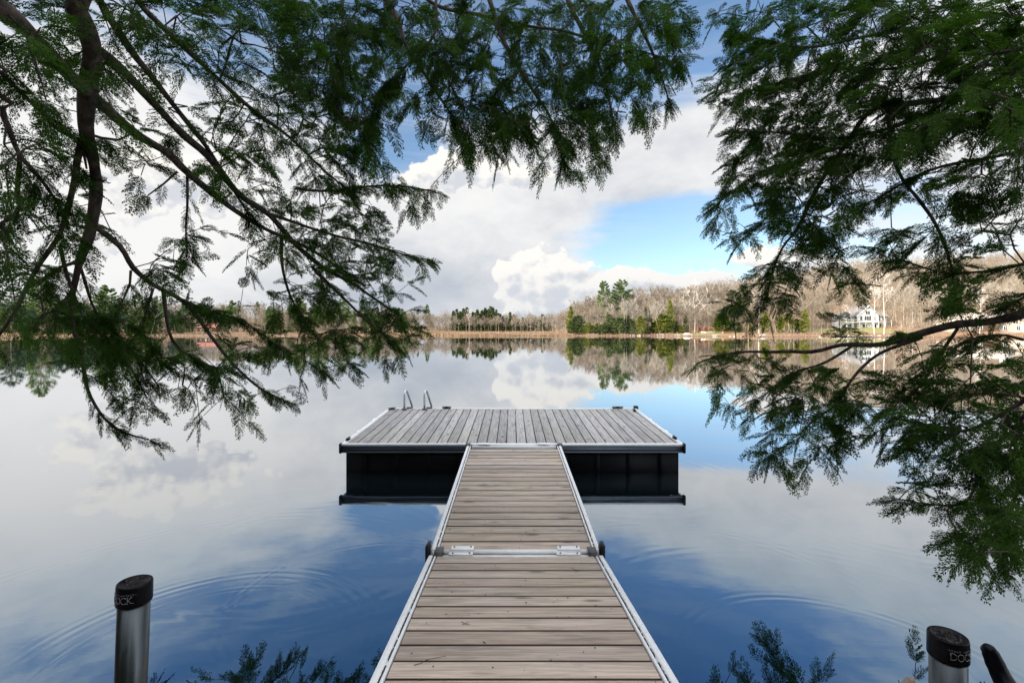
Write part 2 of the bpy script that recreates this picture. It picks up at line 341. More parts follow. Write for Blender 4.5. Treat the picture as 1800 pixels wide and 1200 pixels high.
# first section, sloping down from the bank
sl = lambda x, y, z: (x+.0516-(y-2.09)*.0139, y, .82-.1306*y+z)
ramp = empty('dock_ramp', (0, 0, 0), 'nearest sloping wooden dock section running down from the shore to the aluminium hinge', 'dock')
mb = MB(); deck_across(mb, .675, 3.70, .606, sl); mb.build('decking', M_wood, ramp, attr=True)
def rails(par, y0, y1, f):
    for s in (-1, 1):
        mb = MB()
        def bx(a, b_, z0, z1, y0=y0, y1=y1): mb.bbox(min(s*a, s*b_), max(s*a, s*b_), y0, y1, z0, z1, .002, f=f)
        bx(.635, .665, -.14, .012); bx(.610, .623, -.05, .008); bx(.6232, .6348, -.05, -.012)
        mb.box(min(s*.6655, s*.672), max(s*.6655, s*.672), y0, y1, -.05, -.035, f=f)
        mb.box(min(s*.6655, s*.672), max(s*.6655, s*.672), y0, y1, -.135, -.12, f=f)
        mb.build('side_rail', M_alu, par)
        mb = MB()
        for _ in range(int((y1-y0)*60)):
            y = random.uniform(y0, y1); l = random.uniform(.006, .03)
            mb.box(min(s*.6235, s*.6345), max(s*.6235, s*.6345), y, y+l, -.0119, random.uniform(-.006, .002), f=f)
        mb.build('needle_litter', M_debris, par, kind='stuff')
    y = y0+.3
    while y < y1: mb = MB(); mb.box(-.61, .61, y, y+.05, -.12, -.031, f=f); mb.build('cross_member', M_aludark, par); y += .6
rails(ramp, .6, 3.70, sl)
# second section
s2 = lambda x, y, z: (x+.028, y, .2245+.0294*y+z)
walk = empty('dock_walkway', (0, 0, 0), 'level wooden dock section between the aluminium hinge and the wide end platform', 'dock')
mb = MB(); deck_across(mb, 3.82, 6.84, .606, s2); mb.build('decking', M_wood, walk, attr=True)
rails(walk, 3.80, 6.84, s2)
# hinge line
hinge = empty('hinge_bar_assembly', (0, 0, 0), 'aluminium hinge bar with two bolted plates joining the nearest two dock sections', 'hinge')
hy = 3.765; hz = .338
mb = MB(); mb.tube([(-.56+.028, hy, hz+.006), (.56+.028, hy, hz+.006)], .019, 16); mb.build('hinge_bar', M_alu, hinge, True)
mb = MB(); mb.box(-.60+.028, .60+.028, 3.703, 3.735, hz-.06, hz-.001); mb.box(-.60+.028, .60+.028, 3.795, 3.812, hz-.06, hz-.003); mb.build('end_channel', M_alu, hinge)
for s in (-1, 1):
    p = MB(); cx = .028+s*.415
    p.bbox(cx-.088, cx+.088, hy-.012, hy+.05, hz+.0255, hz+.032, .002); p.bbox(cx-.10, cx+.085, hy-.055, hy-.02, hz+.004, hz+.014, .002)
    pl = p.build('hinge_plate', M_alu, hinge)
    for (bx_, by_, bz_) in ((-.065, .03, .032), (.065, .03, .032), (-.07, -.04, .014), (.06, -.04, .014)):
        b2 = MB(); b2.tube([(cx+bx_, hy+by_, hz+bz_), (cx+bx_, hy+by_, hz+bz_+.005)], .007, 10); b2.build('bolt', M_bracket, pl)
    p = MB(); x0 = .028+s*.592
    p.bbox(x0-.032, x0+.032, hy-.06, hy+.03, hz-.05, hz+.036, .004); p.build('corner_block', M_bracket, hinge)
    p = MB(); x0 = .028+s*.680
    p.bbox(x0-.014, x0+.014, hy-.02, hy+.075, hz-.20, hz+.062, .002); p.bbox(x0-.024, x0+.0, hy+.0, hy+.07, hz-.19, hz+.045, .002); p.build('corner_post', M_black, hinge)

# end platform
PX0, PX1, PY0, PY1 = -2.455, 2.465, 6.94, 9.64
pz = lambda y: .2245+.0294*y
fp = lambda x, y, z: (x, y, pz(y)+z)
plat = empty('dock_platform', (0, 8.3, 0), 'wide grey floating dock platform at the far end, boards running outwards', 'dock')
def child_of(o, par):
    o.matrix_parent_inverse = mathutils.Matrix.Translation(-par.location); return o
mb = MB(); x = PX0+.062
while x+.138 < PX1-.05:
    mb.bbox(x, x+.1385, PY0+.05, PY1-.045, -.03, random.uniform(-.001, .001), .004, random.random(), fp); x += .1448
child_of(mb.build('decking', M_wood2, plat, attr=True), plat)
def fr_(name, mt, fn):
    q = MB(); fn(q); return child_of(q.build(name, mt, plat), plat)
def ftop(q):
    q.bbox(PX0, PX1, PY0, PY0+.045, -.02, .010, .003, f=fp)
    q.bbox(PX0, PX1, PY1-.04, PY1, -.11, .008, .003, f=fp)
    for s, xe in ((1, PX0), (-1, PX1)):
        a, b_ = sorted((xe, xe+s*.034)); q.bbox(a, b_, PY0+.046, PY1-.041, -.11, .012, .003, f=fp)
        a, b_ = sorted((xe+s*.044, xe+s*.058)); q.bbox(a, b_, PY0+.046, PY1-.041, -.04, .008, .003, f=fp)
fr_('edge_rail', M_alu, ftop)
def ffront(q):
    q.box(PX0+.004, PX1-.004, PY0+.012, PY0+.04, -.112, -.021, f=fp)
    q.box(PX0+.004, PX1-.004, PY0+.001, PY0+.0118, -.048, -.040, f=fp)
    q.box(PX0+.004, PX1-.004, PY0-.004, PY0+.0118, -.118, -.100, f=fp)
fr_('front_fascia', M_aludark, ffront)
for s, xe in ((-1, PX0), (1, PX1)):
    def fc(q):
        a, b_ = sorted((xe-s*.006, xe+s*.022)); q.bbox(a, b_, PY0-.012, PY0+.05, -.125, .014, .003, f=fp)
        a, b_ = sorted((xe+s*.0225, xe+s*.030)); q.bbox(a, b_, PY0+.0, PY0+.04, -.115, .008, .002, f=fp)
    fr_('corner_post', M_black, fc)
def cleat(x, y, L=.14, rz=0):
    q = MB()
    def f(a, b_, c_): ca, sa = math.cos(rz), math.sin(rz); return (x+a*ca-b_*sa, y+a*sa+b_*ca, pz(y)+.012+c_)
    q.bbox(-L/2, L/2, -.02, .02, 0, .014, .003, f=f); q.bbox(-L/2-.01, L/2+.01, -.012, .012, .022, .036, .005, f=f); q.bbox(-.03, .03, -.010, .010, .014, .022, .001, f=f)
    child_of(q.build('cleat', M_black, plat), plat)
cleat(-1.30, PY1-.03, .16); cleat(2.36, PY1-.02-.3, .12, R(90)); cleat(2.10, PY1-.03, .2); cleat(PX0+.03, PY0+.22, .12, R(90)); cleat(PX1-.03, PY0+.30, .12, R(90)); cleat(PX0+.10, PY1-.15, .14, R(40))
fr_('corner_cap', M_black, lambda q: q.bbox(PX1-.04, PX1+.04, PY1-.05, PY1+.02, -.11, .055, .006, f=fp))
for yy in (7.7, 8.6):
    for xa in (PX0-.031, PX1+.001): fr_('side_bracket', M_alu, lambda q: q.bbox(xa, xa+.03, yy, yy+.12, -.06, .004, .003, f=fp))
for (x0, x1) in ((-2.40, -.05), (.05, 2.41)):
    for (y0, y1) in ((7.0, 8.2), (8.3, 9.55)):
        q = MB(); zt = .315
        q.bbox(x0, x1, y0, y1, -.15, zt, .01)
        for xx in np.linspace(x0+.25, x1-.25, 5): q.bbox(xx-.04, xx+.04, y0-.005, y0+.001, -.07, zt-.02, .002)
        child_of(q.build('float', M_blackf, plat), plat)
# the joint between walkway and platform
j2_ = empty('platform_hinge', (0, 0, 0), 'thin aluminium hinge strip where the walkway meets the end platform', 'hinge')
mb = MB(); mb.box(-.60+.028, .60+.028, 6.85, 6.90, pz(6.9)-.06, pz(6.9)-.002); mb.tube([(-.6+.028, 6.92, pz(6.9)), (.6+.028, 6.92, pz(6.9))], .014, 10); mb.build('hinge_bar', M_alu, j2_)
for s in (-1, 1):
    q = MB(); cx = .028+s*.43; q.bbox(cx-.085, cx+.085, 6.87, 6.955, pz(6.9)+.015, pz(6.9)+.024, .002); q.build('hinge_plate', M_alu, j2_)
    q = MB(); cx = .028+s*.655; q.bbox(cx-.035, cx+.035, 6.84, 6.93, pz(6.9)-.10, pz(6.9)+.028, .004); q.build('corner_block', M_bracket, j2_)
# swim ladder
lad = empty('swim_ladder', (-2.0, PY1, 0), 'aluminium swim ladder with two bent handrails at the far left edge of the platform', 'ladder')
zt = pz(9.6)
def rail_curve(x):
    pts = [(x, 9.50, zt), (x, 9.50, zt+.27), (x+.005, 9.51, zt+.335), (x+.012, 9.55, zt+.372), (x+.02, 9.60, zt+.365), (x+.03, 9.66, zt+.31), (x+.075, 9.86, zt+.03), (x+.085, 9.90, zt-.1), (x+.09, 9.92, zt-.9)]
    q = MB(); q.tube(pts, .021, 10); r = child_of(q.build('handrail', M_rail, lad, True), lad)
    q = MB(); q.bbox(x-.05, x+.05, 9.46, 9.54, zt+.010, zt+.022, .003); child_of(q.build('mounting_foot', M_bracket, lad), lad)
    q = MB(); q.bbox(x+.02, x+.13, 9.60, 9.66, zt+.010, zt+.03, .003); child_of(q.build('mounting_foot', M_bracket, lad), lad)
for x in (-2.115, -1.72): rail_curve(x)
for k in range(3):
    q = MB(); q.tube([(-2.03, 9.92, zt-.25-.25*k), (-1.63, 9.92, zt-.25-.25*k)], .018, 8); child_of(q.build('rung', M_rail, lad), lad)

# litter fallen on the boards
def fallen(p0, pts, label):
    q = MB()
    for pl in pts: q.tube([sl(p0[0]+a, p0[1]+b_, .003+.002*abs(math.sin(a*60))) for a, b_ in pl], np.linspace(.0016, .0008, len(pl)), 5)
    q.build('fallen_twig', M_debris, label=label, cat='twig')
fallen((-.50, 2.22), [[(0, 0), (.03, .015), (.05, .045), (.09, .06), (.14, .075)], [(.05, .045), (.07, .02)]], 'thin forked twig lying at the left of the nearest dock boards')
fallen((.42, 3.40), [[(-.03, .05), (0, .02), (.01, -.03)], [(0, .02), (.05, .01)], [(0, .02), (-.01, -.02)]], 'small crumpled dry twig on the right side just before the hinge')
fallen((-.30, 2.62), [[(-.02, .02), (.0, .0), (.02, .015)], [(0, 0), (.03, -.01)], [(0, 0), (-.015, -.012)]], 'tiny tuft of dry needles left of centre on the nearest dock section')
q = MB()
for _ in range(150):
    y = random.uniform(2.0, 6.7); x = random.uniform(-.58, .58); f = sl if y < 3.69 else s2
    if 3.69 < y < 3.83: continue
    r = random.uniform(.0018, .0055); a = random.uniform(0, 3.14); l = r*random.uniform(1, 3)
    ca, sa = math.cos(a), math.sin(a)
    q.add([f(x-l*ca, y-l*sa, .002), f(x+r*sa, y-r*ca, .003), f(x+l*ca, y+l*sa, .004), f(x-r*sa, y+r*ca, .003)], [(0, 1, 2, 3)])
q.build('needle_crumbs', M_debris, label='dark crumbs and seed scales scattered over the dock boards', cat='litter', kind='stuff')

# ---------------------------------------------------------------- capped mooring pipes
BIG = {'D': ([[(0, 0), (.16, 0), (.16, 1), (0, 1)][0:2], [(.08, 0), (.08, 1)], [(0, 1), (.4, .97), (.68, .8), (.76, .5), (.68, .2), (.4, .03), (0, 0)]], .86),
       'O': ([[(.43+.40*math.cos(t), .5+.5*math.sin(t)) for t in np.linspace(0, 2*math.pi, 17)]], .92),
       'C': ([[(.45+.42*math.cos(t), .5+.5*math.sin(t)) for t in np.linspace(.75, 2*math.pi-.75, 15)], [(.75, .98), (.76, .76)], [(.75, .04), (.76, .2)]], .88),
       'K': ([[(.1, 0), (.1, 1)], [(0, 0), (.2, 0)], [(0, 1), (.2, 1)], [(.62, 1), (.13, .48)], [(.5, 1), (.74, 1)], [(.13, .55), (.62, .06), (.95, 0)]], .9)}
SM = {'G': [[(.8, .8), (.5, 1), (.15, .8), (.1, .3), (.45, 0), (.8, .15), (.8, .45), (.55, .45)]], 'R': [[(.1, 0), (.1, 1), (.6, 1), (.75, .75), (.55, .5), (.1, .5)], [(.45, .5), (.8, 0)]],
      'E': [[(.75, 1), (.1, 1), (.1, 0), (.75, 0)], [(.1, .5), (.6, .5)]], 'A': [[(0, 0), (.42, 1), (.85, 0)], [(.18, .35), (.67, .35)]], 'T': [[(0, 1), (.85, 1)], [(.42, 1), (.42, 0)]],
      'N': [[(.1, 0), (.1, 1), (.75, 0), (.75, 1)]], 'O': [[(.42+.38*math.cos(t), .5+.5*math.sin(t)) for t in np.linspace(0, 6.283, 11)]], 'H': [[(.1, 0), (.1, 1)], [(.75, 0), (.75, 1)], [(.1, .5), (.75, .5)]], ' ': []}
def wrap_text(par, R0, z0, start):
    # start: angle (radians, measured around the pole from the side facing -Y towards +X) where the word begins
    q = MB()
    def strokes(lst, s0, zb, hgt, wd):
        for st in lst:
            P_ = [(start+(s0+a*hgt)/R0, zb+b_*hgt) for a, b_ in st]
            q.tube([((R0+.0006)*math.sin(t), -(R0+.0006)*math.cos(t), z) for t, z in P_], wd, 5)
    s = 0
    for ch in 'DOCK': strokes(BIG[ch][0], s, z0, .0205, .0007); s += BIG[ch][1]*.0205
    wtot = s; s = -.004
    for ch in 'GREAT NORTHERN': strokes(SM[ch], s, z0+.0245, .0048, .00034); s += .0063 if ch != ' ' else .0045
    q.build('lettering', M_print, par)
def pipe(name, top, r, rc, hc, lean, label, start):
    base = (top[0]-lean[0], top[1]-lean[1], float(ground_z(top[0], top[1]))-.1)
    H = top[2]-base[2]
    o = empty(name, base, label, 'post')
    o.rotation_euler = mathutils.Vector((top[0]-base[0], top[1]-base[1], H)).to_track_quat('Z', 'Y').to_euler()
    o.rotation_euler = (math.atan2(-(top[1]-base[1]), H), math.atan2(top[0]-base[0], H), 0)
    q = MB(); q.tube([(0, 0, 0), (0, 0, H-.012)], r, 48); q.build('pipe', M_steel, o, True)
    q = MB(); zz = [H-hc, H-hc, H-hc+.003, H-.006, H-.001, H, H+.0, H-.004, H-.005, H-.002, H-.004]
    rr = [r+.0005, rc-.001, rc, rc*.985, rc*.965, rc*.93, rc*.80, rc*.76, rc*.35, rc*.22, .0001]
    k = 48; P_ = np.array([[(a*math.cos(t), a*math.sin(t), z) for t in np.arange(k)/k*2*math.pi] for a, z in zip(rr, zz)]).reshape(-1, 3)
    Q_ = [(a*k+b_, a*k+(b_+1) % k, (a+1)*k+(b_+1) % k, (a+1)*k+b_) for a in range(len(rr)-1) for b_ in range(k)]
    q.add(P_, Q_); cp = q.build('rubber_cap', M_rubber, o, True)
    q = MB()
    for _ in range(60):
        a = random.uniform(0, 6.283); d = rc*.75*math.sqrt(random.random()); l = random.uniform(.003, .012); t = random.uniform(0, 3.14)
        x, y = d*math.cos(a), d*math.sin(a); z = H-.0035
        q.add([(x-l*math.cos(t), y-l*math.sin(t), z), (x+.0015, y, z+.001), (x+l*math.cos(t), y+l*math.sin(t), z+.002), (x-.0015, y, z+.0005)], [(0, 1, 2, 3)])
    q.build('needle_litter', M_twig, cp, kind='stuff')
    wrap_text(cp, rc, H-.048, start)
    return o
YL, YR = 1.62, 1.50
tl = W(237, 1021, YL); trr = W(1666, 1115, YR)
pipe('capped_pipe', tl, .0455, .0515, .066, (.035, 0), 'grey metal pipe with black rubber cap at lower left, its lettering ending in K', -math.atan2(tl[0], tl[1])-1.46)
pipe('capped_pipe', trr, .0465, .0515, .067, (-.005, 0), 'grey metal pipe with black rubber cap at lower right beside the curved black tube', -math.atan2(trr[0], trr[1])+.10)
# curved black tube and shore stone by the right-hand pipe
pts = [W(1736, 1139, 1.5), W(1741, 1147, 1.5), W(1749, 1165, 1.49), W(1759, 1186, 1.48), W(1775, 1215, 1.45), W(1800, 1270, 1.40), W(1830, 1350, 1.32)]
q = MB(); q.tube([(p[0], p[1], p[2]) for p in [W(1733, 1133, 1.5)]+pts], [.008, .0185, .022, .0245, .0255, .030, .033, .034], 16)
q.build('mooring_handle', M_rubber, None, True, label='curved black rubber tube end sticking up right of the right-hand pipe', cat='tube')
def rock(name, loc, size, mt, label, seed, cat='rock', group=None):
    r_ = np.random.default_rng(seed); k, n = 20, 11; P_ = []
    ph = r_.uniform(0, 6, 6)
    for a in range(n):
        el_ = -math.pi/2+math.pi*a/(n-1)
        for b_ in range(k):
            t = b_/k*2*math.pi; s = 1+.16*math.sin(2*t+ph[0])+.1*math.sin(3*t+ph[1]+el_*2)+.08*math.sin(5*t+ph[2])*math.cos(3*el_+ph[3])
            P_.append((size[0]*s*math.cos(el_)*math.cos(t), size[1]*s*math.cos(el_)*math.sin(t), size[2]*s*math.sin(el_)))
    q = MB(); q.add(P_, [(a*k+b_, a*k+(b_+1) % k, (a+1)*k+(b_+1) % k, (a+1)*k+b_) for a in range(n-1) for b_ in range(k)])
    o = q.build(name, mt, None, True); o.location = loc; return tag(o, label, cat, group)
rk = W(1609, 1200, 1.72); rock('shore_rock', (rk[0], rk[1], rk[2]-.145), (.075, .09, .12), M_rock, 'tan stone just showing at the bottom edge left of the right-hand pipe', 4)

# ---------------------------------------------------------------- far trees
def norm(v): return v/(np.linalg.norm(v, axis=-1, keepdims=True)+1e-12)
def ribbons(mbk, A, B, wa, wb, a=0.0, prism=False):
    """many tapered strips at once; prism=True gives each a three-sided section"""
    A = np.asarray(A); B = np.asarray(B); T = norm(B-A); rnd = norm(rng.normal(size=A.shape)); U = norm(np.cross(T, rnd)); V = np.cross(T, U)
    wa = np.broadcast_to(wa, len(A))[:, None]/2; wb = np.broadcast_to(wb, len(A))[:, None]/2
    att = np.broadcast_to(a, len(A))
    if prism:
        v = []
        for P_, w_ in ((A, wa), (B, wb)):
            for k in range(3): v.append(P_+w_*(math.cos(k*2.094)*U+math.sin(k*2.094)*V))
        v = np.stack(v, 1); n = len(A); i = np.arange(n)[:, None]*6
        q = np.concatenate([i+np.array([k, (k+1) % 3, (k+1) % 3+3, k+3]) for k in range(3)])
        mbk.add(v.reshape(-1, 3), q, a=np.repeat(att, 6))
    else:
        v = np.stack([A-wa*U, A+wa*U, B+wb*U, B-wb*U], 1); n = len(A)
        mbk.add(v.reshape(-1, 3), np.arange(n*4).reshape(-1, 4), a=np.repeat(att, 4))
def bare_segs(H, spread=.35, clear=.3, n1=12, n2=6, n3=5, n4=4, thick=1.0, fork=False):
    """skeleton of a leafless tree as level lists of (A, B, wa, wb)"""
    out = []; lean = rng.normal(size=2)*.03*H
    tz = np.linspace(0, 1, 9); tr = np.stack([lean[0]*tz**2+.012*H*np.sin(tz*5+rng.uniform(0, 6)), lean[1]*tz**2+.012*H*np.sin(tz*4+rng.uniform(0, 6)), tz*H*.86], 1)
    w0 = .026*H*thick; wt = w0*(1-tz*.88)
    out.append((tr[:-1], tr[1:], wt[:-1], wt[1:]))
    t = np.linspace(clear, .97, n1)+rng.uniform(-.02, .02, n1); t = np.clip(t, .05, .99)
    base = np.stack([np.interp(t, tz, tr[:, k]) for k in range(3)], 1); wb_ = np.interp(t, tz, wt)
    az_ = np.arange(n1)*2.4+rng.uniform(0, .8, n1); up = rng.uniform(.55, 1.15, n1)+t*.5
    d = norm(np.stack([np.cos(az_), np.sin(az_), up], 1)); L = H*spread*(1.05-.65*np.abs(t-.45)-.35*t)*rng.uniform(.8, 1.2, n1)
    lev = (base, d, L, wb_*.55)
    for nn, f_, wmul in ((n2, .55, .5), (n3, .55, .45), (n4, .6, .6)):
        A, d, L, w_ = lev; mid = A+d*L[:, None]*.5; d2 = norm(d+rng.normal(size=d.shape)*.16+np.array([0, 0, .18])); E = mid+d2*L[:, None]*.5
        out.append((A, mid, w_, w_*.7)); out.append((mid, E, w_*.7, w_*.3))
        if nn == 0: break
        r_ = np.repeat(np.arange(len(A)), nn); s = rng.uniform(.25, 1, len(r_)); s[::nn] = 1
        P_ = np.where(s[:, None] < .5, A[r_]+(mid-A)[r_]*(s[:, None]*2), mid[r_]+(E-mid)[r_]*(s[:, None]*2-1))
        nd = norm(d2[r_]+rng.normal(size=P_.shape)*.55+np.array([0, 0, .12]))
        lev = (P_, nd, L[r_]*f_*rng.uniform(.7, 1.15, len(r_)), np.maximum(w_[r_]*wmul, .075))
    A, d, L, w_ = lev; out.append((A, A+d*L[:, None], w_, w_*.4))
    return out
def bare_proto(name, m, H, **k):
    sg = bare_segs(H, **k); q = MB(); ribbons(q, *sg[0], prism=True); t = q.build('trunk', m, smooth=True)
    q = MB()
    for s_ in sg[1:3]: ribbons(q, *s_, prism=True)
    for s_ in sg[3:]: ribbons(q, *s_)
    c = q.build('crown', m); return t, c
def leafquads(mbk, P_, T, U, L, w_, a):
    """rhombic leaf clumps: centre line P..P+T*L, width w along U"""
    L = np.asarray(L)[:, None]; w_ = np.asarray(w_)[:, None]
    v = np.stack([P_, P_+T*L*.45+U*w_*.5, P_+T*L, P_+T*L*.45-U*w_*.5], 1)
    mbk.add(v.reshape(-1, 3), np.arange(len(P_)*4).reshape(-1, 4), a=np.repeat(a, 4))
def conifer_mesh(q, H, rad, nb, base=.08, kind='spruce', loc=(0, 0, 0), per=26, size=1.0):
    t = np.sort(rng.uniform(0, 1, nb)); az_ = rng.uniform(0, 2*np.pi, nb)
    if kind == 'pine':
        tier = np.round(t*11)/11; t = np.clip(tier*.97+rng.normal(0, .008, nb), 0, .99)
        lump = .6+.5*np.abs(np.sin(tier*37+az_*1.0+rng.uniform(0, 6))); prof = (1-t)**.55*(.45+.9*np.minimum(t*2.2, 1))*lump; dr = .18+.35*t
    elif kind == 'cedar': prof = (1-t)**.6*(.55+.45*np.sin(np.minimum(t*4, 1.57)))*rng.uniform(.85, 1.1, nb); dr = .6*np.ones(nb)
    else: prof = (1-t)**.85*rng.uniform(.7, 1.12, nb)*(1+.15*np.sin(az_*3+t*20)); dr = -.22+.35*t
    z = H*(base+(1-base)*t); Lb = rad*np.maximum(prof, .04); d = norm(np.stack([np.cos(az_), np.sin(az_), dr], 1)); side = norm(np.cross(d, [0, 0, 1.]))
    r_ = np.repeat(np.arange(nb), per); s = rng.uniform(.12, 1.0, len(r_))**.7
    if kind == 'pine': s = .35+.65*rng.uniform(0, 1, len(r_))**.6
    P_ = np.stack([np.zeros(nb), np.zeros(nb), z], 1)[r_]+d[r_]*(Lb[r_]*s)[:, None]+side[r_]*(rng.normal(0, .30, len(r_))*Lb[r_]*(1.12-s))[:, None]
    P_[:, 2] -= (s**2)*Lb[r_]*(.12 if kind != 'pine' else -.1); P_ += rng.normal(0, .05*size, P_.shape)
    T = norm(d[r_]+rng.normal(0, .5, P_.shape)+np.array([0, 0, .25 if kind in ('pine', 'cedar') else -.15])); U = norm(np.cross(T, norm(rng.normal(size=P_.shape)+np.array([0, 0, 1.2]))))
    sz = size*rng.uniform(.55, 1.2, len(r_)); a = np.clip(rng.uniform(0, 1, len(r_)), 0, 1)
    leafquads(q, P_+np.array(loc), T, U, sz*.62, sz*.36, a)
    return z, d, Lb
def conifer_proto(mleaf, H, rad, nb, kind, per=26, size=1.0, base=.08, trunk=M_bare2):
    q = MB(); z, d, Lb = conifer_mesh(q, H, rad, nb, base, kind, per=per, size=size); c = q.build('crown', mleaf, attr=True)
    q = MB(); zz = np.linspace(-.5, H*.97, 8); q.tube(np.stack([.05*np.sin(zz), .05*np.cos(zz*.7), zz], 1), np.linspace(.022*H*.6, .02, 8), 6)
    A = np.stack([0*z, 0*z, z], 1); ribbons(q, A, A+d*Lb[:, None]*.9, .006*H, .02, prism=True)
    return q.build('trunk', trunk, smooth=True), c
protos = {
 'bare': [bare_proto('bare', M_bare if k % 2 else M_bare2, 16, spread=rng.uniform(.33, .46), clear=rng.uniform(.2, .42), n1=rng.integers(12, 17)) for k in range(6)],
 'slim': [bare_proto('bare', M_slim, 16, spread=.24, clear=.5, n1=11) for k in range(3)],
 'pale': [bare_proto('pale', M_birch, 16, spread=.42, clear=.30, n1=9, n2=4, n3=4, n4=2, thick=.95)],
 'birch': [bare_proto('pale', M_birch, 16, spread=.2, clear=.55, n1=9, n2=4, n3=4, n4=2, thick=.8)],
 'pine': [conifer_proto(M_pine, 18, 4.3, 105, 'pine', 44, 1.05, .28) for k in range(3)],
 'bluepine': [conifer_proto(M_bluepine, 18, 4.6, 120, 'pine', 44, 1.1, .16) for k in range(3)],
 'spruce': [conifer_proto(M_spruce, 14, 2.9, 150, 'spruce', 30, .9, .05) for k in range(3)],
 'cedar': [conifer_proto(M_cedar, 8, 2.9, 110, 'cedar', 30, .75, .02) for k in range(2)],
 'shrub': [conifer_proto(M_spruce, 6, 2.6, 90, 'cedar', 30, .7, .02), conifer_proto(M_cedar, 6, 2.5, 80, 'cedar', 30, .7, .02)],
}
PH = dict(bare=16, slim=16, pale=16, birch=16, pine=18, bluepine=18, spruce=14, cedar=8, shrub=6)
fresh = {id(p): True for L_ in protos.values() for p in L_}
NAMES = dict(bare='bare_tree', slim='bare_tree', pale='bare_tree', birch='birch_tree', pine='pine_tree', bluepine='pine_tree', spruce='spruce_tree', cedar='cedar_tree', shrub='evergreen_shrub')
CATS = dict(bare='tree', slim='tree', pale='tree', birch='tree', pine='tree', bluepine='tree', spruce='tree', cedar='tree', shrub='shrub')
used = set()
def plant(kind, px, Yd, H, label, group=None, wide=1.0, lean=0.0, var=None):
    x = (px-900)*Yd/F; z = float(ground_z(x, Yd)); L_ = protos[kind]; p = L_[(var if var is not None else random.randrange(len(L_))) % len(L_)]
    r = empty(NAMES[kind], (x, Yd, z-.1), label, CATS[kind], group, random.uniform(0, 6.28))
    s = H/PH[kind]; r.scale = (s*wide, s*wide, s)
    if lean: r.rotation_euler = (0, lean, 0)
    for part in p:
        if id(p) in used: o = part.copy(); C.objects.link(o)
        else: o = part
        o.parent = r
    used.add(id(p)); return r
def Htop(px, py, Yd):            # height of a tree whose top shows at photo row py
    x = (px-900)*Yd/F; return CAMZ-(py-580)*Yd/F-float(ground_z(x, Yd))
SKY_R = ([975, 1000, 1020, 1045, 1075, 1110, 1150, 1190, 1230, 1300, 1400, 1600, 1800], [553, 541, 524, 512, 514, 508, 497, 503, 500, 503, 492, 470, 452])
# the wooded point right of centre
n = 0
for px in range(982, 1300, 9):
    Yd = random.uniform(176, 192); top = np.interp(px, *SKY_R)+random.uniform(14, 42)
    plant('bare' if random.random() < .75 else 'slim', px+random.uniform(-3, 3), Yd, max(Htop(px, top, Yd), 5), 'grey bare tree in the front row on the wooded point', 'front bare trees on the point'); n += 1
for px in range(990, 1310, 11):
    Yd = random.uniform(198, 222); top = np.interp(px, *SKY_R)+random.uniform(-2, 10)
    plant('bare', px+random.uniform(-4, 4), Yd, max(Htop(px, top, Yd), 6), 'bare tree crowning the top of the wooded point', 'rear bare trees on the point')
for px, yt, Yd, wd, v in ((1062, 496, 200, .78, 0), (1094, 493, 200, 1.02, 1)):
    plant('pine', px, Yd, Htop(px, yt, Yd), ('left, narrower' if px < 1070 else 'right, broader')+' one of the twin pines standing above the bare trees', 'twin pines', wd, var=v)
plant('pale', 1221, 178, Htop(1221, 500, 178), 'tall pale forked leafless tree left of the red lawn chair', None, 1.0)
plant('slim', 1160, 174, 12, 'leaning leafless trunk right of the yellow green cedar', None, 1, -.22)
for px, yt, Yd in ((1098, 520, 175), (1101, 524, 175.5), (1112, 519, 175)):
    plant('slim', px, Yd, Htop(px, yt, Yd), 'close upright pale trunk beside the yellow green cedar', 'three close trunks on the point')
for px, yt, Yd, wd, lb in ((1126, 555, 173.5, 1.15, 'rounded yellow green cedar at the water edge on the wooded point'), (1178, 529, 176, .62, 'slim upright yellow green cedar on the wooded point'),
                       (1003, 540, 180, .7, 'dark green cedar marking the left end of the wooded point')):
    plant('cedar', px, Yd, Htop(px, yt, Yd), lb, None, wd)
for px, yt, Yd, wd, lb in ((1143, 545, 178, .9, 'dark green spruce just behind the yellow green cedar'), (1206, 548, 178, 1.0, 'dark spruce at the left edge of the lawn beside the pale forked tree'),
                       (1135, 540, 181, .8, 'dark spruce partly hidden above the yellow green cedar')):
    plant('spruce', px, Yd, Htop(px, yt, Yd), lb, None, wd)
for k, px in enumerate((1008, 1016, 1025, 1034, 1043, 1051, 1058, 1066, 1073, 1081, 1089, 1097, 1107, 1150, 1163, 1172, 1186, 1196, 1268, 1285, 1300, 1318, 1385, 1400)):
    Yd = random.uniform(175, 180); plant('shrub', px, Yd, Htop(px, random.uniform(551, 573), Yd), 'low evergreen bush among the trunks on the wooded point', 'evergreen bushes on the point', random.uniform(1.2, 1.9))
